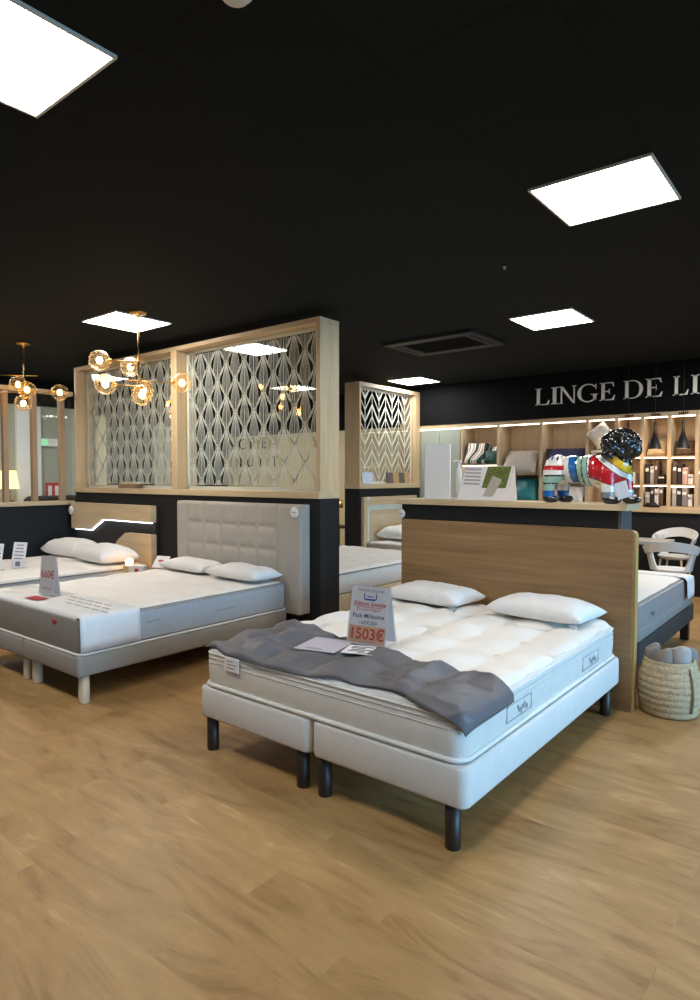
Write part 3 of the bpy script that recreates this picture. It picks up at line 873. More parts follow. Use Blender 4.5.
# white sheet over the foot corner
def foot_sheet():
    bm = bm_new(); z = g1 + .006; e = .012
    X1 = -4.0 + .012
    prof = [(-5.6, z - .002), (-5.2, z), (-4.8, z + .001), (-4.4, z), (-4.06, z), (-4.02, z - .004), (X1 - .006, z - .016), (X1, z - .04), (X1 + .002, z - .1), (X1 + .004, z - .17), (X1 + .006, g0 + .022)]
    ny = 14; g = []
    for j in range(ny + 1):
        y = 2.128 + .45 * j / ny
        row = []
        for i, (x, zz) in enumerate(prof):
            dz = .006 * nz(x * 5, y * 7, 2.2)
            yy = y
            if j == 0: zz2 = zz - (.022 if i < 5 else .0)
            else: zz2 = zz
            if i >= 7: row.append(bm.verts.new((x + .004 * nz(y * 8, zz * 8, 5), yy, zz2)))
            else: row.append(bm.verts.new((x, yy + (.004 if j == 0 else 0), zz2 + (dz if j else 0))))
        g.append(row)
    for j in range(ny):
        for i in range(len(prof) - 1): bm.faces.new((g[j][i], g[j][i + 1], g[j + 1][i + 1], g[j + 1][i])).smooth = True
    bmesh.ops.recalc_face_normals(bm, faces=bm.faces)
    bmesh.ops.solidify(bm, geom=bm.faces[:], thickness=.002)
    return bm
t = thing('foot_cover', 'white protective sheet over the foot of the grey-sided mattress', 'cover sheet', (0, 0, 0))
obj('sheet', foot_sheet(), M['sheet'], t)
bm = bm_new()
for k in range(3):
    for q in range(5): box(bm, -4.75 + q * .12 + k * .1, -4.66 + q * .12 + k * .1, 2.46 - k * .07, 2.470 - k * .07, g1 + .010, g1 + .0125)
obj('print', bm, M['logoline'], t)
bm = bm_new(); box(bm, -.09, .09, -.045, .045, 0, .0015); 
simple('label_card', 'flat red and white card lying on the white sheet under the 660 stand', 'card', bm, M['red'], (-4.87, 2.26, g1 + .014), R(4))

# tufted headboard
t = thing('headboard', 'tall grey button-tufted fabric headboard', 'headboard', (-4.725, 4.115, 0))
def tufted():
    bm = bm_new(); w, z0, z1 = 1.79, .3, 1.272
    nx, nzv = 108, 60; g = []
    px, pz = .262, .212; u0 = -w / 2 + .17
    for j in range(nzv + 1):
        row = []
        for i in range(nx + 1):
            x = -w / 2 + w * i / nx; z = z0 + (z1 - z0) * j / nzv
            fu = (x - u0) / px; fv = (z1 - .0 - z) / pz
            d = .042
            if -.25 < fu < 5.25 and fv > .0:
                a = abs(math.sin(PI * fu)) ** .33 if 0 <= fu <= 5 else 1
                a = max(a, 0)
                b = abs(math.sin(PI * fv)) ** .33
                if fv < .5: b = 1
                dd = math.sqrt(((fu - round(fu)) * px) ** 2 + ((fv - max(1, round(fv))) * pz) ** 2)
                but = math.exp(-(dd / .026) ** 2) if 0 <= round(fu) <= 5 else 0
                d = .042 * (.35 + .65 * min(a, b)) - .020 * but
                if fu < 0 or fu > 5: d = .042 * (1 - .5 * math.exp(-(min(abs(fu), abs(fu - 5)) * px / .03) ** 2)) - .012 * but
            e = min(1, (w / 2 - abs(x)) / .02, (z1 - z) / .02)
            d -= .02 * (1 - max(e, 0)) ** 2
            row.append(bm.verts.new((x, -d + .0, z)))
        g.append(row)
    for j in range(nzv):
        for i in range(nx): bm.faces.new((g[j][i], g[j][i + 1], g[j + 1][i + 1], g[j + 1][i])).smooth = True
    return bm
bm = tufted(); obj('tufted_front', bm, M['tuft'], t)
bm = bm_new(); box(bm, -.895, .895, -.026, .08, .3, 1.272, .008); obj('body', bm, M['tuft'], t)
for x in (-.75, .75):
    bm = bm_new(); box(bm, x - .05, x + .05, .03, .08, 0, .31); obj('leg', bm, M['darkleg'], t)

def disc(label, loc, r=.04, rz=0):
    bm = bm_new(); lathe(bm, [(0, 0), (r * .97, 0), (r, .002), (r, .006), (r * .97, .008), (0, .008)], 24); bm.transform(Matrix.Rotation(PI / 2, 4, 'X'))
    t = thing('hanging_tag', label, 'tag', loc, rz)
    obj('disc', bm, M['paper'], t)
    bm = bm_new(); box(bm, -r * .5, r * .5, -.009, -.0079, -.003, .003); obj('print', bm, M['greytext'], t)
disc('white round tag on the top corner of the tufted headboard', (-3.9, 4.072, 1.205), .048)
disc('white round tag on the edge of the illuminated headboard', (-7.80, 4.07, 1.10), .055)
disc('small white round tag on the pale headboard under the chevron divider', (-5.70, 7.52, 1.19), .035, R(90))
disc('white round tag at the corner of the low black wall by the brown headboard', (-2.985, 4.398, 1.215), .038)

zp = g1 + .016
pillow('flat white pillow on the tufted-headboard bed, far one of the pair', (-5.12, 3.90, zp), R(-2), .36, .155, .115, 8.0)
pillow('flat white pillow on the tufted-headboard bed, near one of the pair', (-4.36, 3.87, zp + .004), R(-3), .36, .17, .115, 11.0)
stand('price_stand', 'clear stand with the 660 price card on the grey-sided mattress', (-4.93, 2.36, g1 + .012), R(5), .20, .30,
      [('660€', .085, .13, 'redtext', 0, .001), ('MATELAS', .03, .04, 'greytext', 0, 0)], tilt=6)

# ---- illuminated headboard bed
b0, b1 = .19, .33
bw = .81
base_unit('divan_base', 'grey divan base under the white mattress with illuminated headboard', 1.6, 2.0, b0, b1, (-6.93, 2.11), M['greybase'], M['beech'], [(-.7, .08), (.7, .08), (-.7, 1.9), (.7, 1.9)], r=.02)
t = thing('mattress', 'white mattress on the bed with the illuminated headboard', 'mattress', (-6.93, 2.12, .333))
bm = bm_new(); soft_block(bm, 1.6, 1.94, .225, .05, .02, bulge=.004); obj('body', bm, M['mattside'], t)
b_ = top_panel(1.596, 1.936, .235, .05, quilt(.4, .4, .012, .1), 36, 40, drop=.022); shift(b_, 0, .002, 0); obj('quilted_top', b_, M['matttop'], t)
piping(1.6, 1.94, .05, .2, .007, t, M['greytext'])
bm = bm_new(); box(bm, .79, .8065, .05, 1.9, .03, .17, .004); obj('side_band', bm, M['pale_blue'], t, label='pale blue side band')
pillow('white pillow with red mark on the illuminated-headboard bed, far one', (-7.38, 3.86, .575), R(2), .38, .2, .2, 14.0)
pillow('plump white pillow on the illuminated-headboard bed, near one', (-6.56, 3.80, .578), R(-6), .40, .22, .19, 17.0)
t = thing('headboard', 'oak headboard with a glowing zigzag led edge and dark band', 'headboard', (-7.89, 4.08, 0))
bm = bm_new(); box(bm, .07, 1.78, .07, .115, .3, 1.19); obj('back_panel', bm, M['darkgrey'], t, label='dark grey recessed band')
P = lambda u, v, h: (u, h, v)
bm = bm_new(); prism(bm, [(.07, .87), (.5, .875), (.77, 1.015), (1.8, 1.015), (1.8, 1.2), (.07, 1.2)], P, 0, .069); obj('upper_panel', bm, M['oakx'], t)
bm = bm_new(); prism(bm, [(0, .3), (1.8, .3), (1.8, .88), (1.29, .875), (1.12, .78), (1.0, .62), (0, .6)], P, 0, .069); obj('lower_panel', bm, M['oakx'], t)
bm = bm_new(); tube(bm, [(0.09, .045, .862), (.5, .045, .866), (.775, .045, 1.006), (1.76, .045, 1.006)], .0065, 6); obj('led_strip', bm, M['ledcold'], t)
card = [('INFO', .03, .2, 'greytext', 0, 0), ('MATELAS', .022, .15, 'greytext', 0, 0)]
def info_stand(label, loc, rz):
    t = thing('info_stand', label, 'card stand', loc, rz, 'white card stands on the illuminated-headboard bed')
    rot = Matrix.Translation((0, 0, .004)) @ Matrix.Rotation(R(-12), 4, 'X')
    bm = bm_new(); box(bm, -.085, .085, -.001, .001, 0, .27); bm.transform(rot); c = obj('card', bm, M['paper'], t)
    bm = bm_new()
    for k, wd in enumerate((.09, .1, .12, .13, .11)): box(bm, -wd / 2, wd / 2, -.0016, -.0009, .235 - k * .035, .245 - k * .035)
    box(bm, -.03, .03, -.0016, -.0009, .02, .07); bm.transform(rot); obj('print', bm, M['greytext'], c)
    bm = bm_new(); box(bm, -.085, .085, -.002, .07, 0, .004); obj('foot', bm, M['acrylic'], t)
info_stand('white printed card stand on the illuminated bed, next to the 660 stand', (-6.78, 2.95, .573), R(22))
info_stand('white printed card stand on the illuminated bed, cut by the left edge', (-6.83, 2.74, .573), R(26))

# nightstand between the two beds, mostly hidden
t = thing('nightstand', 'small oak nightstand between the two left beds', 'nightstand', (-5.87, 3.85, 0))
bm = bm_new(); box(bm, -.19, .19, -.2, .2, .12, .46, .004); obj('body', bm, M['oakz'], t)
bm = bm_new(); box(bm, -.2, .2, -.215, .2, .46, .485, .003); obj('top', bm, M['oakx'], t)
bm = bm_new(); box(bm, -.17, .17, -.215, -.2, .16, .42, .003); d = obj('drawer', bm, M['oakx'], t)
bm = bm_new(); lathe(bm, [(0, 0), (.012, 0), (.012, .02), (0, .02)], 12); bm.transform(Matrix.Translation((0, -.215, .3)) @ Matrix.Rotation(PI / 2, 4, 'X')); obj('knob', bm, M['brass'], d)
for x in (-.16, .16):
    for y in (-.16, .16):
        bm = bm_new(); lathe(bm, [(0, 0), (.014, 0), (.02, .12), (0, .12)], 12, (x, y, 0)); obj('leg', bm, M['oakz'], t)
t = thing('wooden_lamp', 'small wooden block lamp glowing beside the white pillow', 'lamp', (-5.98, 3.74, .485))
bm = bm_new(); box(bm, -.045, .045, -.045, .045, 0, .11, .006); obj('base', bm, M['oakz'], t)
bm = bm_new(); lathe(bm, [(0, .11), (.02, .11), (.036, .13), (.04, .15), (.034, .17), (0, .185)], 16); obj('bulb', bm, emit('glowing opal bulb', (255, 190, 110), 24), t)
t = thing('box', 'small white box with a red square print between the beds', 'box', (-5.82, 3.74, .485), R(20))
bm = bm_new(); box(bm, -.09, .09, -.03, .03, 0, .12, .004); obj('body', bm, M['paper'], t)
bm = bm_new(); box(bm, -.02, .03, -.032, -.0295, .035, .09); obj('print', bm, M['red'], t)
t = thing('card', 'white card with red print leaning by the tufted headboard', 'card', (-5.53, 3.78, zp), R(10))
rot = Matrix.Rotation(R(-38), 4, 'X')
bm = bm_new(); box(bm, -.09, .09, -.001, .001, 0, .14); bm.transform(rot); obj('sheet', bm, M['paper'], t)
bm = bm_new(); box(bm, -.04, .06, -.0018, -.0009, .07, .09); bm.transform(rot); obj('print', bm, M['red'], t)

# ---- bed behind the big divider
base_unit('divan_base', 'beige divan base of the bed behind the lattice divider', 1.6, 2.3, .12, .35, (-4.8, 4.55), M['beige'], M['darkleg'], [(-.7, .1), (.7, .1), (-.7, 2.2), (.7, 2.2)], r=.03)
t = thing('mattress', 'white patterned mattress of the bed behind the lattice divider', 'mattress', (-4.8, 4.52, .352))
bm = bm_new(); soft_block(bm, 1.6, 2.3, .21, .06, .02, bulge=.004); obj('body', bm, M['mattside'], t)
b_ = top_panel(1.596, 2.296, .225, .06, quilt(.3, .3, .012, .2), 36, 44, drop=.022); shift(b_, 0, .002, 0); obj('quilted_top', b_, M['matttop'], t)
piping(1.6, 2.3, .06, .205, .006, t, M['greytext'])

# ---- bed under the chevron divider
t = thing('headboard', 'pale oak headboard with white inset under the chevron divider', 'headboard', (-5.757, 7.43, 0), R(90))
bm = bm_new()
for q in ((0, 1.42, 1.1, 1.22), (0, .09, .3, 1.1), (1.33, 1.42, .3, 1.1)): box(bm, q[0], q[1], -.05, 0, q[2], q[3])
obj('frame', bm, M['oakx'], t)
bm = bm_new()
for q in ((.09, 1.33, 1.02, 1.1), (.09, .15, .3, 1.02), (1.27, 1.33, .3, 1.02)): box(bm, q[0], q[1], -.035, 0, q[2], q[3])
obj('inset_frame', bm, M['insetw'], t, label='pale inset border')
bm = bm_new(); box(bm, .15, 1.27, -.025, 0, .3, 1.02); obj('panel', bm, M['oakx'], t)
t = thing('divan_base', 'taupe divan base of the bed under the chevron divider', 'bed base', (-5.70, 8.14, 0), R(-90))
bm = bm_new(); soft_block(bm, 1.36, 1.9, .22, .04, .018); shift(bm, 0, 0, .13); obj('body', bm, M['cloth_taupe'], t)
for x in (-.58, .58):
    for y in (.1, 1.8):
        bm = bm_new(); lathe(bm, [(0, 0), (.03, 0), (.03, .14), (0, .14)], 14, (x, y, 0)); obj('leg', bm, M['darkleg'], t)
t = thing('mattress', 'white mattress of the bed under the chevron divider', 'mattress', (-5.70, 8.14, .352), R(-90))
bm = bm_new(); soft_block(bm, 1.34, 1.88, .2, .06, .02); obj('body', bm, M['linen'], t)
b_ = top_panel(1.336, 1.876, .212, .06, quilt(.3, .3, .01, .2), 20, 24, drop=.02); shift(b_, 0, .002, 0); obj('quilted_top', b_, M['matttop'], t)
pillow('white pillow propped on the pale headboard under the chevron divider', (-5.44, 8.10, .58), R(90), .42, .24, .2, 21.0)

# ---- bed behind the low wall on the right
t = thing('divan_base', 'charcoal divan base behind the straw basket', 'bed base', (-2.0, 4.74, 0))
bm = bm_new(); soft_block(bm, 1.6, 1.9, .16, .03, .015); shift(bm, 0, 0, .185); obj('body', bm, M['darkgrey'], t)
for x, y in ((-.72, .1), (.72, .1), (-.72, 1.84), (.735, 1.84)):
    bm = bm_new(); box(bm, x - .035, x + .035, y - .035, y + .035, 0, .19, .004); obj('leg', bm, M['darkleg'], t)
t = thing('mattress', 'grey and white mattress behind the straw basket', 'mattress', (-2.0, 4.72, .347))
bm = bm_new(); soft_block(bm, 1.58, 1.84, .265, .06, .022, bulge=.004); obj('body', bm, M['cloth_grey'], t)
b_ = top_panel(1.576, 1.836, .278, .06, quilt(.4, .4, .008, .2), 24, 28, drop=.022); shift(b_, 0, .002, 0); obj('quilted_top', b_, M['matttop'], t)
bm = bm_new(); soft_block(bm, 1.594, 1.854, .09, .065, .01); shift(bm, 0, -.007, .0); obj('lower_band', bm, M['greymatt'], t, label='darker grey lower band')
bm = bm_new(); tube(bm, [(.797, .36 + k * .013, .15 + .02 * math.sin(k * 1.4)) for k in range(9)], .004, 5); obj('logo', bm, M['greytext'], t)
def foot_drape():
    bm = bm_new(); X0, X1 = -2.8, -1.2; Z = .347 + .278 + .006
    w = 1.6; xs = [X0 + .05 + (1.5) * i / 12 for i in range(13)]
    prof_y = [(6.22, 0), (6.3, 0), (6.4, 0), (6.48, -.004), (6.53, -.02), (6.563, -.055), (6.575, -.11), (6.58, -.17), (6.583, -.2)]
    px = []
    k = .05
    for a in range(0, 8):
        s = R(90 * a / 7); px.append((X1 - .04 + k * math.sin(s) + .01, -k * (1 - math.cos(s))))
    px += [(X1 + .022, -.1), (X1 + .024, -.15), (X1 + .026, -.19)]
    line = [(X0 + 1.55 * i / 12, 0) for i in range(12)] + px
    g = []
    for y, dz in prof_y:
        row = []
        for x, dx in line:
            yy = y
            z = Z + min(dz, dx) - (0 if min(dz, dx) > -.1 else 0)
            if dx < -.02 and dz < -.01: # corner rounding
                f = .04; yy = y - f * min(1, -dx / .05) * min(1, -dz / .05); x = x - f * .7 * min(1, -dx / .05) * min(1, -dz / .05)
            row.append(bm.verts.new((x, yy, z + .003 * nz(x * 6, y * 6, 1))))
        g.append(row)
    for j in range(len(g) - 1):
        for i in range(len(line) - 1): bm.faces.new((g[j][i], g[j][i + 1], g[j + 1][i + 1], g[j + 1][i])).smooth = True
    bmesh.ops.recalc_face_normals(bm, faces=bm.faces); bmesh.ops.solidify(bm, geom=bm.faces[:], thickness=.003)
    return bm
t = thing('foot_cover', 'white protective sheet over the foot of the bed behind the basket', 'cover sheet', (0, 0, 0))
obj('sheet', foot_drape(), M['sheet'], t)

# ---- straw basket with cloths
t = thing('basket', 'round woven straw basket on the floor beside the brown headboard', 'basket', (-.945, 4.47, 0))
bm = bm_new()
prof = [(0, .012), (.14, .012), (.142, 0), (.15, .004)]
for k in range(60):
    z = .006 + k * .342 / 59
    s = z / .345
    r = .152 + .036 * math.sin(PI * min(1, s * .85 + .08)) - .012 * s * s + .0055 * abs(math.sin(PI * z / .0412))
    prof.append((r, z))
rt = prof[-1][0]
prof += [(rt - .004, .352), (rt - .014, .350), (rt - .018, .30), (.15, .05), (0, .03)]
lathe(bm, prof, 40); obj('body', bm, M['basket'], t)
bm = bm_new()
pts = []
for k in range(24):
    z = .05 + .27 * k / 23; s = z / .33
    r = .152 + .036 * math.sin(PI * min(1, s * .85 + .08)) - .012 * s * s + .008
    a = R(-34)
    pts.append((r * math.cos(a), r * math.sin(a), z))
tube(bm, pts, .009, 6); obj('seam_cord', bm, mat('brown seam cord', (128, 110, 94), .9), t)
def roll(label, loc, rz, tilt, r, h, m, seed):
    t = thing('rolled_cloth', label, 'cloth', loc, rz, 'rolled cloths in the straw basket')
    bm = bm_new(); n = 28; g = []
    prof = [(.9, 0), (1, .02), (1, .4), (1.02, .8), (1.0, .93), (.86, .985), (.6, 1.0), (.4, .985), (.25, .975)]
    for f, q in prof:
        g.append([bm.verts.new((r * f * math.cos(2 * PI * i / n) * (1 + .07 * nz(math.cos(2 * PI * i / n) * 1.5, q * 2, seed)), r * f * .85 * math.sin(2 * PI * i / n), h * q + (.018 * math.sin(2 * PI * i / n + seed) if q > .9 else 0))) for i in range(n)])
    for A, B in zip(g, g[1:]):
        for i in range(n): bm.faces.new((A[i], A[(i + 1) % n], B[(i + 1) % n], B[i])).smooth = True
    bm.faces.new(g[0][::-1]); bm.faces.new(g[-1])
    bm.transform(Matrix.Rotation(tilt, 4, 'Y'))
    o = obj('roll', bm, M[m], t)
roll('grey rolled cloth in the basket, next to the headboard', (-1.02, 4.46, .035), 0, R(-4), .05, .385, 'cloth_grey', 1)
roll('taupe rolled cloth in the middle of the basket', (-.955, 4.39, .035), 0, R(-1), .052, .385, 'cloth_taupe', 2)
roll('pale grey rolled cloth standing tallest in the basket', (-.885, 4.44, .035), .4, R(2), .062, .40, 'cloth_pale', 3)
roll('small grey rolled cloth at the outer rim of the basket', (-.86, 4.545, .035), .8, R(6), .042, .37, 'cloth_grey', 4)

# ------------------------------------------------------------------ dog statue
def remeshed(bm, voxel, smooth=4):
    me = bpy.data.meshes.new('tmp'); bm.to_mesh(me); bm.free()
    o = bpy.data.objects.new('tmp', me); COL.objects.link(o)
    md = o.modifiers.new('r', 'REMESH'); md.mode = 'VOXEL'; md.voxel_size = voxel
    if smooth:
        s = o.modifiers.new('s', 'SMOOTH'); s.iterations = smooth; s.factor = .5
    dg = bpy.context.evaluated_depsgraph_get()
    m2 = bpy.data.meshes.new_from_object(o.evaluated_get(dg))
    bpy.data.objects.remove(o); bpy.data.meshes.remove(me)
    b = bmesh.new(); b.from_mesh(m2); bpy.data.meshes.remove(m2)
    return b
def gloss(n, c): return mat(n, c, .22, var=.03, coat=.6)
DM = [gloss('dog white enamel', (226, 224, 218)), gloss('dog red enamel', (186, 24, 34)), gloss('dog blue enamel', (24, 92, 160)), gloss('dog mint enamel', (148, 182, 164)),
      gloss('dog yellow enamel', (226, 186, 44)), gloss('dog black enamel', (20, 20, 22)), gloss('dog grey enamel', (128, 132, 138))]
t = thing('dog_statue', 'glossy painted dog statue with colourful stripes and curly black head', 'statue', (-1.80, 4.47, CAP))
bm = bm_new()
def cap_(p, q, r0, r1, k=7):
    for i in range(k + 1):
        s = i / k; ball(bm, [p[a] + (q[a] - p[a]) * s for a in range(3)], r0 + (r1 - r0) * s, seg=14)
ball(bm, (.11, 0, .235), .1, (.98, .98, 1.05)); ball(bm, (.22, 0, .235), .1, (1.3, .95, .98)); ball(bm, (.34, 0, .225), .108, (1.2, .95, 1.02))
ball(bm, (.45, 0, .215), .118, (1.05, .95, 1.1)); ball(bm, (.52, 0, .265), .09, (.95, .95, 1.1)); ball(bm, (.50, 0, .31), .085)
for sy, dx in ((-1, 0), (1, .055)):
    ball(bm, (.095 + dx * .6, sy * .065, .205), .075, (.95, .62, 1.2))
    cap_((.075 + dx, sy * .068, .17), (.065 + dx, sy * .068, .04), .05, .04)
    ball(bm, (.085 + dx, sy * .068, .026), .045, (1.3, .9, .62))
for sy, dx in ((-1, 0), (1, .09)):
    cap_((.47 + dx * .8, sy * .065, .2), (.475 + dx, sy * .068, .04), .055, .042)
    ball(bm, (.50 + dx, sy * .068, .026), .047, (1.35, .9, .62))
bm = remeshed(bm, .0055, 8)
for f in bm.faces:
    f.smooth = True
    c = f.calc_center_median(); x, y, z = c
    mi = 0
    near = y < 0
    if z < .044: mi = 5
    elif x < .30 and z < .085 and (x < .17): mi = 2
    elif x > .40 and z < .078: mi = 6
    elif x > .40 and 0.128 < z < .150 and x < .53: mi = 4
    elif x < .185 and abs(y) > .045 and z < .30:
        # striped thigh
        if z < .185: mi = 5 if (abs(z - .135) < .003) else 3
        elif z < .197: mi = 5
        elif z < .228: mi = 0
        elif z < .262: mi = 1
        else: mi = 0
    elif x < .40 and z >= .1:
        q = x + (.25 - z) * -.12
        if .215 < q < .262: mi = 2
        elif .262 < q < .268: mi = 5
        elif .268 < q < .300: mi = 3
        elif .300 < q < .308: mi = 5
        elif .308 < q < .338: mi = 3
        elif .338 < q < .344: mi = 5
        elif .09 < q < .105 and z > .27: mi = 2
        elif .13 < q < .14 and z > .27: mi = 5
    if x >= .352 and z + .34 * (x - .356) > .165:
        # diagonal chest bands
        d = z + .8 * (x - .376); e = z + .34 * (x - .356)
        if d > .435: mi = 5
        elif d > .375: mi = 4
        elif d > .369: mi = 5
        elif d > .328: mi = 0
        elif d > .322: mi = 5
        elif e > .180 and x > .36: mi = 1
        elif e > .174: mi = 5
        else: mi = 0
    f.material_index = mi
body = obj('body', bm, DM, t)
bm = bm_new()
rs = random.Random(3)
hc = Vector((.535, 0, .395))
ball(bm, hc, .105, (1.05, .92, .95)); ball(bm, hc + Vector((.075, 0, -.035)), .058, (1.05, .95, 1.0)); ball(bm, hc + Vector((.02, 0, -.075)), .06)
for k in range(130):
    a = rs.uniform(0, 2 * PI); zz = rs.uniform(-.7, 1); s = math.sqrt(1 - zz * zz)
    p = hc + Vector((.112 * s * math.cos(a), .098 * s * math.sin(a), .098 * zz))
    ball(bm, p, rs.uniform(.016, .026), seg=10)
for sy in (-1, 1):
    for k in range(16):
        ball(bm, hc + Vector((-.055 + rs.uniform(-.03, .03), sy * (.098 + rs.uniform(-.012, .012)), -.02 - k * .006 + .03)), rs.uniform(.02, .028), seg=10)
bm = remeshed(bm, .0065, 1)
for f in bm.faces: f.smooth = True
obj('curly_head', bm, DM[5], t, label='curly glossy black head')
bm = bm_new(); box(bm, -.04, .04, -.001, .001, -.055, .055); bm.transform(Matrix.Translation((.585, -.135, .095)) @ Matrix.Rotation(R(-18), 4, 'Y') @ Matrix.Rotation(R(-8), 4, 'X'))
obj('price_tag', bm, M['pale_blue'], t, label='pale square tag')

# ------------------------------------------------------------------ other things on the cap
t = thing('display_panel', 'plain white upright panel standing on the oak cap', 'panel', (-2.73, 4.55, CAP), R(10))
bm = bm_new(); box(bm, -.11, .11, -.012, .012, 0, .45, .003); obj('board', bm, M['white'], t)
bm = bm_new(); box(bm, -.11, .11, -.05, .05, 0, .012, .003); obj('foot', bm, M['white'], t)
t = thing('dispenser', 'slim white pump dispenser beside the white panel', 'dispenser', (-2.57, 4.62, CAP))
bm = bm_new(); lathe(bm, [(0, 0), (.06, 0), (.06, .012), (.012, .015), (.012, .04), (.024, .05), (.026, .2), (.02, .25), (.01, .26), (.01, .30), (0, .30)], 20); obj('bottle', bm, M['white'], t)
bm = bm_new(); box(bm, -.05, .02, -.012, .012, .30, .318, .004); obj('pump', bm, M['white'], t)
t = thing('brochure', 'open brochure with a green photo propped on the oak cap', 'brochure', (-2.235, 4.5, CAP), R(6))
rot = Matrix.Rotation(R(-20), 4, 'X')
bm = bm_new(); prism(bm, [(-.27, 0), (.13, 0), (.155, .285), (-.23, .285)], lambda u, v, h: (u, h, v), -.002, .002); bm.transform(rot); c = obj('page', bm, M['paper'], t)
bm = bm_new(); prism(bm, [(-.08, .10), (.115, .10), (.14, .278), (-.05, .278)], lambda u, v, h: (u, h, v), -.0035, -.002); bm.transform(rot); obj('photo', bm, M['green'], c, label='leafy green photo')
bm = bm_new(); prism(bm, [(-.06, .03), (.02, .03), (.08, .17), (.0, .20)], lambda u, v, h: (u, h, v), -.005, -.0035); bm.transform(rot); obj('photo_inset', bm, M['linen'], c)
bm = bm_new()
for k in range(5): prism(bm, [(-.235 + k * .002, .13 + k * .03), (-.10, .125 + k * .03), (-.10, .14 + k * .03), (-.235, .145 + k * .03)], lambda u, v, h: (u, h, v), -.0032, -.002)
bm.transform(rot); obj('print', bm, M['cloth_pale'], c)
bm = bm_new(); prism(bm, [(.13, 0), (.21, 0), (.21, .03), (.16, .285)], lambda u, v, h: (u, h, v), -.002, .002); bm.transform(Matrix.Translation((0, .0, 0)) @ rot); obj('side_page', bm, M['paper'], t)
bm = bm_new(); box(bm, -.02, .02, .02, .14, 0, .006); bm2 = None
obj('strut', bm, M['white'], t)

# ------------------------------------------------------------------ things on divider sills
t = thing('sample_box', 'open sample box lying on the sill of the big divider', 'box', (-6.72, 4.255, 1.385), R(4))
bm = bm_new(); box(bm, -.20, .12, -.05, .05, 0, .05, .003); obj('body', bm, mat('brown card box', (138, 112, 86), .8), t)
bm = bm_new(); box(bm, -.17, .16, -.03, .052, .05, .075, .003); obj('lid', bm, M['beige'], t)
for k, (m, yy) in enumerate((('swdark', .82), ('swgold', .98), ('swdark', 1.14), ('swgold', 1.30))):
    nm = {0: 'dark fabric swatch on the chevron divider sill, next to the white sheet', 1: 'golden wood swatch on the sill between the two dark swatches', 2: 'dark fabric swatch between two golden swatches on the sill', 3: 'golden wood swatch at the far end of the chevron sill'}[k]
    bm = bm_new(); box(bm, -.07, .07, -.008, .008, 0, .17, .002); bm.transform(Matrix.Rotation(R(-8), 4, 'X'))
    simple('swatch', nm, 'swatch', bm, M[m], (QX1 - .025, QY0 + yy, 1.421), R(82), group='swatches on the chevron divider sill')
bm = bm_new(); box(bm, -.12, .12, -.001, .001, 0, .17); bm.transform(Matrix.Rotation(R(-6), 4, 'X'))
simple('price_card', 'pale white sheet leaning on the chevron divider sill', 'card', bm, M['pale_blue'], (QX1 - .025, QY0 + .24, 1.421), R(86))

# ------------------------------------------------------------------ chandeliers
def chandelier(label, loc, drop, arms):
    t = thing('chandelier', label, 'chandelier', loc, R(38.8), 'brass globe chandeliers')
    bm = bm_new(); lathe(bm, [(0, 0), (.075, 0), (.075, -.012), (.07, -.018), (.012, -.02), (.012, -.05), (0, -.05)], 24); obj('canopy', bm, M['brass'], t)
    bm = bm_new(); tube(bm, [(0, 0, -.03), (0, 0, -drop)], .007, 10); tube(bm, [(0, 0, -drop * .55), (0, 0, -drop)], .011, 10); obj('stem', bm, M['brass'], t)
    for (gx, gy, gz, ov) in arms:
        d = Vector((gx, gy, 0)); L = d.length or 1; u = d / L
        bm = bm_new()
        if L > .12:
            tube(bm, [tuple(-u * ov + Vector((0, 0, gz))), tuple(u * (L - .07) + Vector((0, 0, gz)))], .006, 8)
            sock = [tuple(u * (L - .10) + Vector((0, 0, gz))), tuple(u * (L - .055) + Vector((0, 0, gz)))]
        else:
            sock = [(gx, gy, gz + .10), (gx, gy, gz + .05)]
            tube(bm, [(gx, gy, gz + .095), (0, 0, gz + .11)], .006, 8)
        obj('arm', bm, M['brass'], t)
        bm = bm_new(); ball(bm, (gx, gy, gz), .092, seg=28); g = obj('globe', bm, M['globe'], t, label='clear glass globe')
        bm = bm_new(); ball(bm, (gx, gy, gz), .027, (1, 1, 1.2), seg=12); obj('bulb', bm, M['bulb'], g)
        bm = bm_new(); tube(bm, sock, .016, 12); obj('socket', bm, M['brass'], g)
m1 = .00915
chandelier('brass chandelier with six lit glass globes over the tufted-headboard bed', (-5.141, 3.335, H), .74,
           [(-.33, -.06, -.445, .14), (-.18, .31, -.44, .12), (-.25, -.14, -.67, .12), (.06, -.10, -.76, .0), (.01, .10, -.69, 0), (.36, .12, -.62, .10)])
chandelier('brass chandelier with lit glass globes partly cut by the left edge', (-7.316, 3.298, H), .55,
           [(-.55, -.12, -.36, .14), (-.11, .08, -.45, 0), (.07, -.08, -.53, 0), (-.05, .07, -.66, 0), (.35, .1, -.535, .1), (-.52, .1, -.54, .1)])

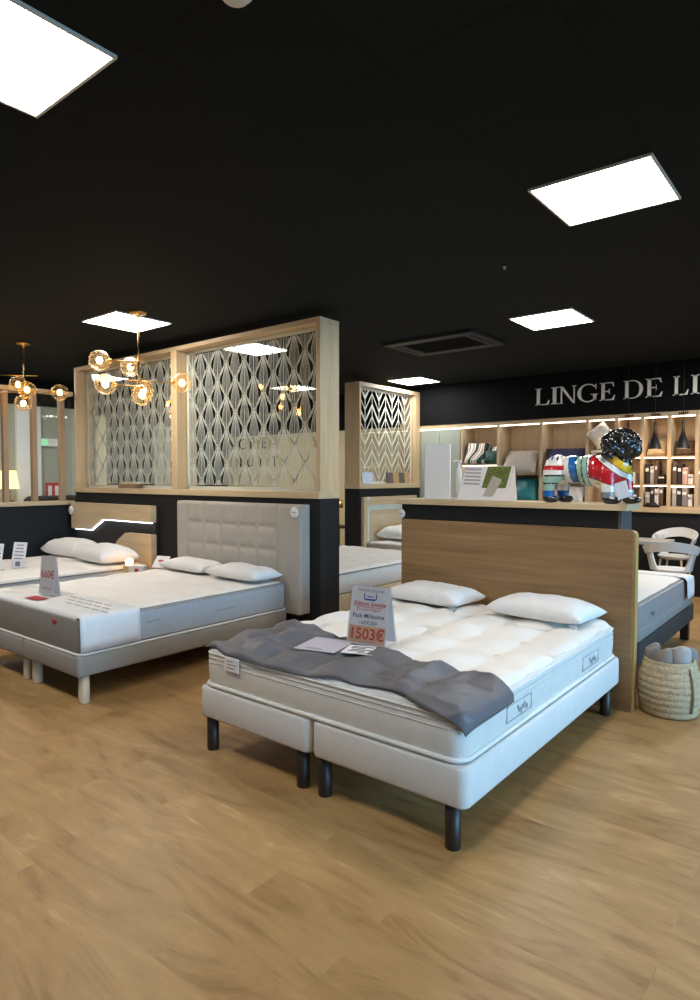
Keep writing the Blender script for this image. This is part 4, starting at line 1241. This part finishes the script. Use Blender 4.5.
# ------------------------------------------------------------------ shelving
EDG = [-5.0, -4.363, -3.687, -3.015, -2.624, -2.292, -1.963, -1.639, -1.2]
LEV = [[1.72], [1.57], [1.57], [1.6], [1.80, 1.42], [1.795, 1.425], [1.79, 1.42], [1.6]]
BAYLAB = ['oak shelf bay holding the leaf-pattern cushions', 'oak shelf bay holding the grey and teal cushions', 'oak shelf bay holding the dark blue cushion behind the dog statue',
          'oak shelf bay with the white fluffy cushion behind the dog head', 'narrow oak shelf bay just beyond the dog head, partly hidden', 'narrow oak shelf bay behind the middle cone pendant',
          'narrow oak shelf bay behind the cone pendant closest to the right edge', 'oak shelf bay cut by the right edge of the photo']
ZB, ZT, D = 1.118, 2.37, .42
for i in range(8):
    x0, x1 = EDG[i], EDG[i + 1]
    t = thing('shelf_bay', BAYLAB[i], 'shelf', (x0, YB, ZB), group='lit oak shelf bays under the sign')
    w = x1 - x0; h = ZT - ZB - .002
    for a in (0, w - .022):
        bm = bm_new(); box(bm, a + .0005, a + .0215, 0, D, 0, h); obj('side_panel', bm, M['shelfwood'], t)
    bm = bm_new(); box(bm, .022, w - .022, 0, D, h - .06, h); obj('top_panel', bm, M['oakx'], t)
    bm = bm_new(); box(bm, .022, w - .022, 0, D, 0, .02); obj('bottom_panel', bm, M['oakx'], t)
    bm = bm_new(); box(bm, .022, w - .022, D - .015, D, .02, h - .06); obj('back_panel', bm, M['shelfwood'], t)
    bm = bm_new(); box(bm, .03, w - .03, .01, .035, h - .072, h - .06); obj('light_strip', bm, M['led'], t, label='white led strip')
    for z in LEV[i]:
        bm = bm_new(); box(bm, .022, w - .022, .01, D - .015, z - ZB - .02, z - ZB); obj('shelf', bm, M['oakx'], t)
        if i != 1 and i != 2:
            bm = bm_new(); box(bm, .03, w - .03, .012, .032, z - ZB - .03, z - ZB - .02); obj('light_strip', bm, M['led'], t, label='white led strip')
t = thing('cabinet', 'tall grey-green cupboard at the left end of the shelving', 'cabinet', (-5.78, YB, ZB))
bm = bm_new(); box(bm, 0, .778, .02, D, 0, 1.25); obj('body', bm, M['shelfwood'], t)
bm = bm_new(); box(bm, .01, .768, .02 + .02, .06, 1.20, 1.22); obj('light_strip', bm, M['led'], t, label='white led strip')
for a, b2 in ((.02, .386), (.392, .758)):
    bm = bm_new(); box(bm, a, b2, .0, .02, .01, 1.18, .002); d = obj('door', bm, M['greygreen'], t)
    xk = b2 - .03 if a < .1 else a + .03
    bm = bm_new(); tube(bm, [(xk, -.015, .45), (xk, -.015, .6)], .006, 8); obj('handle', bm, M['aluframe'], d)
bm = bm_new(); box(bm, .0, .778, -.005, .02, 1.185, 1.25); obj('top_trim', bm, M['oakx'], t)
bm = bm_new(); box(bm, .01, .768, -.004, .016, 1.172, 1.184); obj('light_strip', bm, M['led'], t, label='white led strip')
t = thing('base_cabinet', 'black base cabinet with oak ledge running under the shelving', 'cabinet', (-5.78, YB - .08, 0))
bm = bm_new(); box(bm, 0, 4.6, .04, .5, 0, 1.055); obj('body', bm, M['black'], t)
bm = bm_new(); box(bm, 0, 4.6, 0, .5, 1.055, 1.117, .003); obj('ledge', bm, M['oakx'], t)
bm = bm_new()
pts = [( .10 * math.cos(k * .5) * (1 - k * .012), .03 * math.sin(k * .5), .012 + k * .0012) for k in range(40)]
tube(bm, pts, .011, 6)
simple('cable', 'coiled black cable on the oak ledge under the shelving', 'cable', bm, M['lampblack'], (-2.16, YB - .04, 1.118))

# cushions in the bays
def cush(label, loc, a, b, h, m, rx, rz, seed, group=None, spin=0):
    bm = cushion_bm(a, b, h, seed, 16, wr=.008)
    bm.transform(Matrix.Rotation(rx, 4, 'X') @ Matrix.Rotation(spin, 4, 'Z'))
    lo = min(v.co.z for v in bm.verts); shift(bm, 0, 0, -lo)
    return simple('cushion', label, 'cushion', bm, M[m], loc, rz, group)
cg = 'cushions on the lit shelves'
cush('leaf-pattern cushion in pink and green in the first open bay', (-4.775, YB + .13, 1.722), .19, .19, .12, 'leafcush', R(62), R(4), 31, cg)
cush('pink patterned cushion lying behind the leaf-pattern one', (-4.56, YB + .22, 1.722), .16, .15, .11, 'leafcush', R(66), R(-8), 33, cg)
cush('dark green velvet cushion in the first open bay', (-4.50, YB + .09, 1.722), .12, .11, .09, 'darkgreen', R(70), R(-4), 35, cg)
cush('grey linen cushion on the upper shelf over the teal one', (-4.02, YB + .13, 1.572), .28, .20, .15, 'linen', R(58), R(-4), 37, cg)
cush('shiny teal cushion on the lower shelf beside the brochure', (-4.02, YB + .13, 1.14), .28, .20, .16, 'teal', R(62), R(0), 39, cg)
cush('dark blue cushion behind the rump of the dog statue', (-3.35, YB + .11, 1.572), .30, .21, .13, 'bluecush', R(60), R(3), 41, cg)
cush('pink cushion on the lower shelf behind the dog statue hind legs', (-3.55, YB + .12, 1.14), .12, .12, .1, 'pink', R(60), R(10), 43, cg)
cush('pale cushion on the lower shelf under the dog statue belly', (-3.2, YB + .12, 1.14), .15, .14, .11, 'pillow', R(60), R(-10), 45, cg)
cush('white fluffy cushion right behind the dog head', (-2.84, YB + .08, 1.892), .15, .15, .13, 'fluffy', R(74), R(6), 47, cg, R(38))
cush('cream and brown cushion behind the middle cone pendant', (-2.13, YB + .2, 1.797), .13, .13, .1, 'beige', R(62), R(-5), 49, cg)
cush('brown cushion behind the cone pendant closest to the right edge', (-1.80, YB + .2, 1.792), .13, .11, .1, 'brownfab', R(66), R(5), 51, cg)
t = thing('shelf_stand', 'small white stand lifting the fluffy cushion behind the dog head', 'stand', (-2.82, YB + .1, 1.602))
bm = bm_new(); box(bm, -.15, .15, -.09, .12, .26, .29, .003); obj('top', bm, M['white'], t)
for x in (-.13, .13):
    bm = bm_new(); box(bm, x - .01, x + .01, -.08, .1, 0, .26); obj('leg', bm, M['white'], t)

# packs of bedding on the narrow bays
rs = random.Random(11)
PK = {5: [(1.427, [('dark', .05, .27), ('cloth_pale', .05, .24), ('brownfab', .035, .3), ('black', .08, .12)]), (1.14, [('cloth_pale', .06, .18), ('darkgrey', .04, .25), ('paper', .05, .22), ('brownfab', .045, .27)])],
      6: [(1.422, [('brownfab', .05, .29), ('darkgrey', .05, .27), ('pink', .06, .22), ('paper', .06, .13)]), (1.14, [('linen', .05, .27), ('dark', .05, .25), ('cloth_grey', .06, .24), ('paper', .05, .15)])],
      4: [(1.422, [('bluecush', .06, .26), ('pink', .06, .2), ('paper', .06, .16)]), (1.14, [('cloth_pale', .06, .22), ('darkgrey', .05, .2), ('paper', .06, .15)])]}
nmz = {'dark': 'black', 'cloth_pale': 'pale grey', 'brownfab': 'brown', 'black': 'small black', 'darkgrey': 'charcoal', 'paper': 'white', 'pink': 'dusty pink', 'linen': 'beige grey', 'cloth_grey': 'mid grey', 'bluecush': 'dark blue'}
where = {(5, 0): 'middle shelf behind the middle cone pendant', (5, 1): 'lowest shelf under the middle cone pendant', (6, 0): 'middle shelf of the rightmost full bay', (6, 1): 'lowest shelf of the rightmost full bay',
         (4, 0): 'middle shelf just beyond the dog head', (4, 1): 'lowest shelf just beyond the dog chest'}
for bay, levs in PK.items():
    for li, (z, packs) in enumerate(levs):
        x = EDG[bay] + .04
        for m, w, h in packs:
            t = thing('bedding_pack', nmz[m] + ' bedding pack on the ' + where[(bay, li)], 'bedding pack', (x + w / 2, YB + .12, z), 0, 'bedding packs on the narrow shelves')
            bm = bm_new(); box(bm, -w / 2, w / 2, -.1, .12, 0, h, .008); obj('pack', bm, M[m], t)
            bm = bm_new(); box(bm, -w / 2 + .006, w / 2 - .006, -.102, -.0995, h * .62, h * .78); obj('label_strip', bm, M['paper' if m != 'paper' else 'greytext'], t)
            x += w + .008
for k, z in enumerate((1.602, 1.14)):
    bm = bm_new(); prism(bm, [(-.09, 0), (.05, 0), (.05, .02), (-.05, .02), (.05, .27), (.03, .27)], lambda u, v, h: (u, h, v), -.008, .008)
    simple('easel', ('white wire easel on the upper shelf at the right edge', 'white wire easel on the lower shelf at the right edge')[k], 'easel', bm, M['white'], (-1.53, YB + .1, z), R(20))
for k, x in enumerate((-2.46, -2.13, -1.80)):
    bm = bm_new()
    for q in range(5): box(bm, -.055 + q * .023, -.037 + q * .023, -.004, 0, 0, .028)
    simple('shelf_label', ('small purple label above the shelf bay beyond the dog head', 'small purple label above the shelf bay of the middle pendant', 'small purple label above the shelf bay of the pendant closest to the right edge')[k], 'label', bm, mat('dark purple print %d' % k, (62, 40, 66), .6), (x, YB, 2.325))

# cone pendants
for k, (x, y) in enumerate(((-2.352, 8.62), (-2.03, 8.6), (-1.712, 8.6))):
    t = thing('pendant_lamp', ('black cone pendant lamp half hidden behind the dog head', 'black cone pendant lamp in front of the middle narrow bay', 'black cone pendant lamp closest to the right edge')[k], 'pendant lamp', (x, y, 1.868), 0, 'black cone pendants over the table')
    bm = bm_new(); lathe(bm, [(.082, 0), (.024, .19), (.02, .19), (.079, 0)], 28); obj('lamp_shade', bm, M['lampblack'], t)
    bm = bm_new(); lathe(bm, [(0, .18), (.024, .185), (.017, .24), (.017, .34), (0, .345)], 18); obj('neck', bm, M['lampneck'], t)
    bm = bm_new(); lathe(bm, [(0, .006), (.074, .006), (.072, .016), (0, .016)], 24); obj('bulb', bm, M['lampin'], t)
    bm = bm_new(); tube(bm, [(0, 0, .34), (0, 0, H - 1.868)], .003, 6); obj('cord', bm, M['lampblack'], t)
    l = bpy.data.lights.new('pendant_glow', 'POINT'); l.energy = 4; l.color = (1, .62, .3); l.shadow_soft_size = .03
    lo = bpy.data.objects.new('pendant_glow', l); COL.objects.link(lo); lo.location = (x, y, 1.82)

# ------------------------------------------------------------------ sign letters (built serif capitals)
def serif(ch):
    """list of polygons (outer loops) for a serif capital, height 1"""
    T = .135; th = .05; s = .075
    def stem(x, w=T, z0=0, z1=1, top=True, bot=True):
        P = []
        P.append([(x, z0), (x + w, z0), (x + w, z1), (x, z1)])
        if bot: P.append([(x - s, 0), (x + w + s, 0), (x + w + s, .035), (x + w, .06), (x, .06), (x - s, .035)])
        if top: P.append([(x - s, 1), (x - s, .965), (x, .94), (x + w, .94), (x + w + s, .965), (x + w + s, 1)])
        return P
    def arc(cx, cz, rx, rz, a0, a1, wmax, wmin, n=22, ax=0):
        o = []; i_ = []
        for k in range(n + 1):
            a = R(a0 + (a1 - a0) * k / n)
            w = wmin + (wmax - wmin) * abs(math.cos(a)) ** 1.3
            o.append((cx + rx * math.cos(a), cz + rz * math.sin(a))); i_.append((cx + (rx - w) * math.cos(a), cz + (rz - min(w, wmin * 1.15)) * math.sin(a)))
        return [[o[k], o[k + 1], i_[k + 1], i_[k]] for k in range(n)]
    if ch == 'I': return stem(s), T + 2 * s
    if ch == 'L':
        P = stem(s); P += [[(s, 0), (.62, 0), (.66, .27), (.63, .27), (.56, .1), (.5, .05), (s, .05)]]; return P, .68
    if ch == 'N':
        P = []
        P += [[(s + .03, .0), (s + .085, 0), (s + .085, 1), (s + .03, 1)], [(0, 0), (.21, 0), (.21, .035), (0, .035)], [(-.02, 1), (-.02, .965), (.18, .965), (.18, 1)]]
        P += [[(.03, 1), (.2, 1), (.82, .02), (.82, -.02), (.745, -.02)]]
        P += [[(.765, 0), (.82, -.02), (.82, 1), (.765, 1)], [(.68, 1), (.68, .965), (.9, .965), (.9, 1)]]
        return P, .9
    if ch == 'E':
        P = stem(s)
        P += [[(s, 0), (.6, 0), (.65, .27), (.62, .27), (.55, .1), (.48, .05), (s, .05)]]
        P += [[(s, 1), (s, .95), (.47, .95), (.53, .9), (.58, .76), (.61, .76), (.58, 1)]]
        P += [[(s, .48), (.4, .48), (.4, .53), (s, .53)], [(.39, .37), (.42, .37), (.42, .64), (.39, .64)]]
        return P, .66
    if ch == 'D':
        P = stem(s); P += [[(s, 0), (.4, 0), (.4, .045), (s, .045)], [(s, 1), (s, .955), (.4, .955), (.4, 1)]]
        P += arc(.38, .5, .47, .5, -90, 90, .15, .045); return P, .86
    if ch == 'G':
        P = arc(.47, .5, .47, .52, 42, 318, .15, .05, 34)
        P += [[(.80, .7), (.83, .7), (.83, .98), (.80, .98)], [(.70, .10), (.835, .10), (.835, .43), (.70, .43)], [(.6, .43), (.6, .395), (.9, .395), (.9, .43)]]
        P += [[(.70, .05), (.835, .10), (.835, .16), (.70, .2)], [(.74, .82), (.82, .82), (.82, .9), (.76, .9)]]
        return P, .9
    if ch == 'T':
        P = stem(.3, top=False); P += [[(.02, 1), (.0, .74), (.03, .74), (.1, .9), (.17, .95), (.57, .95), (.64, .9), (.70, .74), (.735, .74), (.715, 1)]]; return P, .735
t = thing('wall_sign', 'white serif wall sign LINGE DE LIT on the black fascia', 'sign', (-3.775, YB - .022, 2.565))
hh = .243
xs = {0: ('L', -3.766), 1: ('I', -3.531), 2: ('N', -3.417), 3: ('G', -3.152), 4: ('E', -2.846), 5: ('D', -2.534), 6: ('E', -2.257), 7: ('L', -1.927), 8: ('I', -1.722), 9: ('T', -1.60)}
WID = {0: .222, 1: .105, 2: .255, 3: .288, 4: .21, 5: .255, 6: .215, 7: .19, 8: .1, 9: .2}
for k, (ch, x) in xs.items():
    P_, wd = serif(ch)
    bm = bm_new()
    sx = WID[k] / wd * .97
    for poly in P_:
        prism(bm, [(u * sx, v * hh) for u, v in poly], lambda u, v, h: (u, h, v), -.018, 0)
    o = obj('letter', bm, M['signwhite'], t); o.location = (x + 3.775 + (.005), 0, 0)

# ------------------------------------------------------------------ table and chairs at the right
t = thing('table', 'pale grey table between the two white chairs', 'table', (-2.45, 8.25, 0))
bm = bm_new(); box(bm, -.73, .70, -.28, .2, .725, .765, .006); obj('table_top', bm, M['table'], t)
for x in (-.66, .22):
    for y in (-.22, .14):
        bm = bm_new(); box(bm, x - .02, x + .02, y - .02, y + .02, 0, .725); obj('leg', bm, M['white'], t)
def shell_chair(label, loc, rz, sc=1.0):
    t = thing('armchair', label, 'chair', loc, rz, 'white moulded armchairs at the grey table')
    # back at -y, sitter faces +y
    # seat dish
    bm = bm_new(); n = 32; rings = []
    for r, z in ((0, .445), (.1, .446), (.17, .452), (.215, .468), (.235, .49), (.228, .495), (.205, .478), (.16, .466), (.1, .46), (0, .459)):
        rings.append((r, z))
    lathe(bm, rings, n, sx=1.02, sy=.95); obj('seat', bm, M['chair'], t)
    # top rail
    bm = bm_new(); prev = None; N = 40
    for k in range(N + 1):
        a = R(-200 + 220 * k / N)
        s = abs(k / N - .5) * 2
        rx, ry = .285, .26
        x, y = rx * math.cos(a), ry * math.sin(a)
        zt = .80 - .12 * s ** 1.6; hgt = .105 - .055 * s ** 2
        nx_, ny_ = math.cos(a), math.sin(a); th = .014
        lean = .03
        cur = [bm.verts.new((x + nx_ * (th + lean), y + ny_ * (th + lean), zt)), bm.verts.new((x + nx_ * (lean - th), y + ny_ * (lean - th), zt)), bm.verts.new((x - nx_ * th, y - ny_ * th, zt - hgt)), bm.verts.new((x + nx_ * th, y + ny_ * th, zt - hgt))]
        if prev:
            for q in range(4): bm.faces.new((prev[q], prev[(q + 1) % 4], cur[(q + 1) % 4], cur[q])).smooth = (q % 2 == 0)
        else: bm.faces.new(cur[::-1])
        prev = cur
    bm.faces.new(prev); obj('top_rail', bm, M['chair'], t)
    for sgn in (-1, 1):
        bm = bm_new(); prev = None
        for k in range(11):
            s = k / 10
            a = R(-90 + sgn * (58 + 14 * s)); r = .222 + .055 * s; z = .475 + .25 * s; hw = R(21 - 5 * math.sin(PI * s))
            th = .013
            cur = [bm.verts.new(((r + d) * 1.03 * math.cos(a + e), (r + d) * .95 * math.sin(a + e), z)) for d, e in ((th, -hw), (th, hw), (-th, hw), (-th, -hw))]
            if prev:
                for q in range(4): bm.faces.new((prev[q], prev[(q + 1) % 4], cur[(q + 1) % 4], cur[q])).smooth = True
            else: bm.faces.new(cur[::-1])
            prev = cur
        bm.faces.new(prev); obj('arm_support', bm, M['chair'], t)
    for x, y in ((-.15, -.14), (.15, -.14), (-.15, .14), (.15, .14)):
        bm = bm_new(); tube(bm, [(x * 1.45, y * 1.45, 0), (x, y, .452)], [.011, .016], 10); obj('leg', bm, M['oakz'], t)
    t.scale = sc
shell_chair('white moulded armchair with its open back towards the bed', (-1.63, 7.70, 0), R(12), (.88, .88, 1.03))
shell_chair('white moulded armchair on the far side of the grey table', (-1.81, 8.72, 0), R(172), (.80, .80, 1.10))

# brass lamp in the gap between dividers
t = thing('side_table', 'small dark side table in the gap between the dividers', 'table', (-6.75, 8.1, 0))
bm = bm_new(); lathe(bm, [(0, .68), (.2, .68), (.2, .71), (0, .71)], 24); obj('top', bm, M['brownfab'], t)
bm = bm_new(); lathe(bm, [(0, 0), (.14, 0), (.14, .02), (.02, .03), (.02, .68), (0, .68)], 18); obj('pedestal', bm, M['lampblack'], t)
t = thing('brass_lamp', 'brass arched lamp glimpsed between the two dividers', 'lamp', (-6.75, 8.1, .71))
bm = bm_new(); lathe(bm, [(0, 0), (.07, 0), (.07, .02), (.012, .03), (.012, .34), (0, .34)], 18); obj('base', bm, M['brass'], t)
bm = bm_new(); lathe(bm, [(.08, .3), (.06, .42), (0, .44), (.055, .415), (.075, .3)], 18); obj('lamp_shade', bm, M['brass'], t)

# dark cushions behind the glazing
t = thing('sofa', 'dark high-backed sofa seen low through the glazed divider', 'sofa', (-8.75, 4.45, 0))
bm = bm_new(); box(bm, -.35, .35, -.65, .6, .1, .5, .05, 3); obj('seat', bm, M['darkgrey'], t)
bm = bm_new(); box(bm, .15, .38, -.65, .6, .4, 1.27, .09, 4); obj('backrest', bm, M['darkgrey'], t)
for x in (-.28, .28):
    for y in (-.58, .53):
        bm = bm_new(); box(bm, x - .02, x + .02, y - .02, y + .02, 0, .12); obj('leg', bm, M['lampblack'], t)

# ------------------------------------------------------------------ camera, world, view
cam = bpy.data.cameras.new('camera'); cam.sensor_width = 36; cam.sensor_fit = 'AUTO'; cam.lens = 637.07 * 36 / 1000
co = bpy.data.objects.new('camera', cam); COL.objects.link(co)
co.location = (0, 0, 1.518); co.rotation_euler = (PI / 2 - .036, 0, .677)
scene.camera = co
w = bpy.data.worlds.new('world'); scene.world = w; w.use_nodes = True
bg = w.node_tree.nodes['Background']; bg.inputs['Color'].default_value = (.8, .9, 1, 1); bg.inputs['Strength'].default_value = .14
scene.view_settings.view_transform = 'Standard'
scene.view_settings.look = 'None'
scene.view_settings.gamma = 1.0
scene.view_settings.use_curve_mapping = False
scene.view_settings.exposure = 0.0
scene.cycles.transparent_max_bounces = 16
scene.cycles.caustics_reflective = False
scene.cycles.caustics_refractive = False
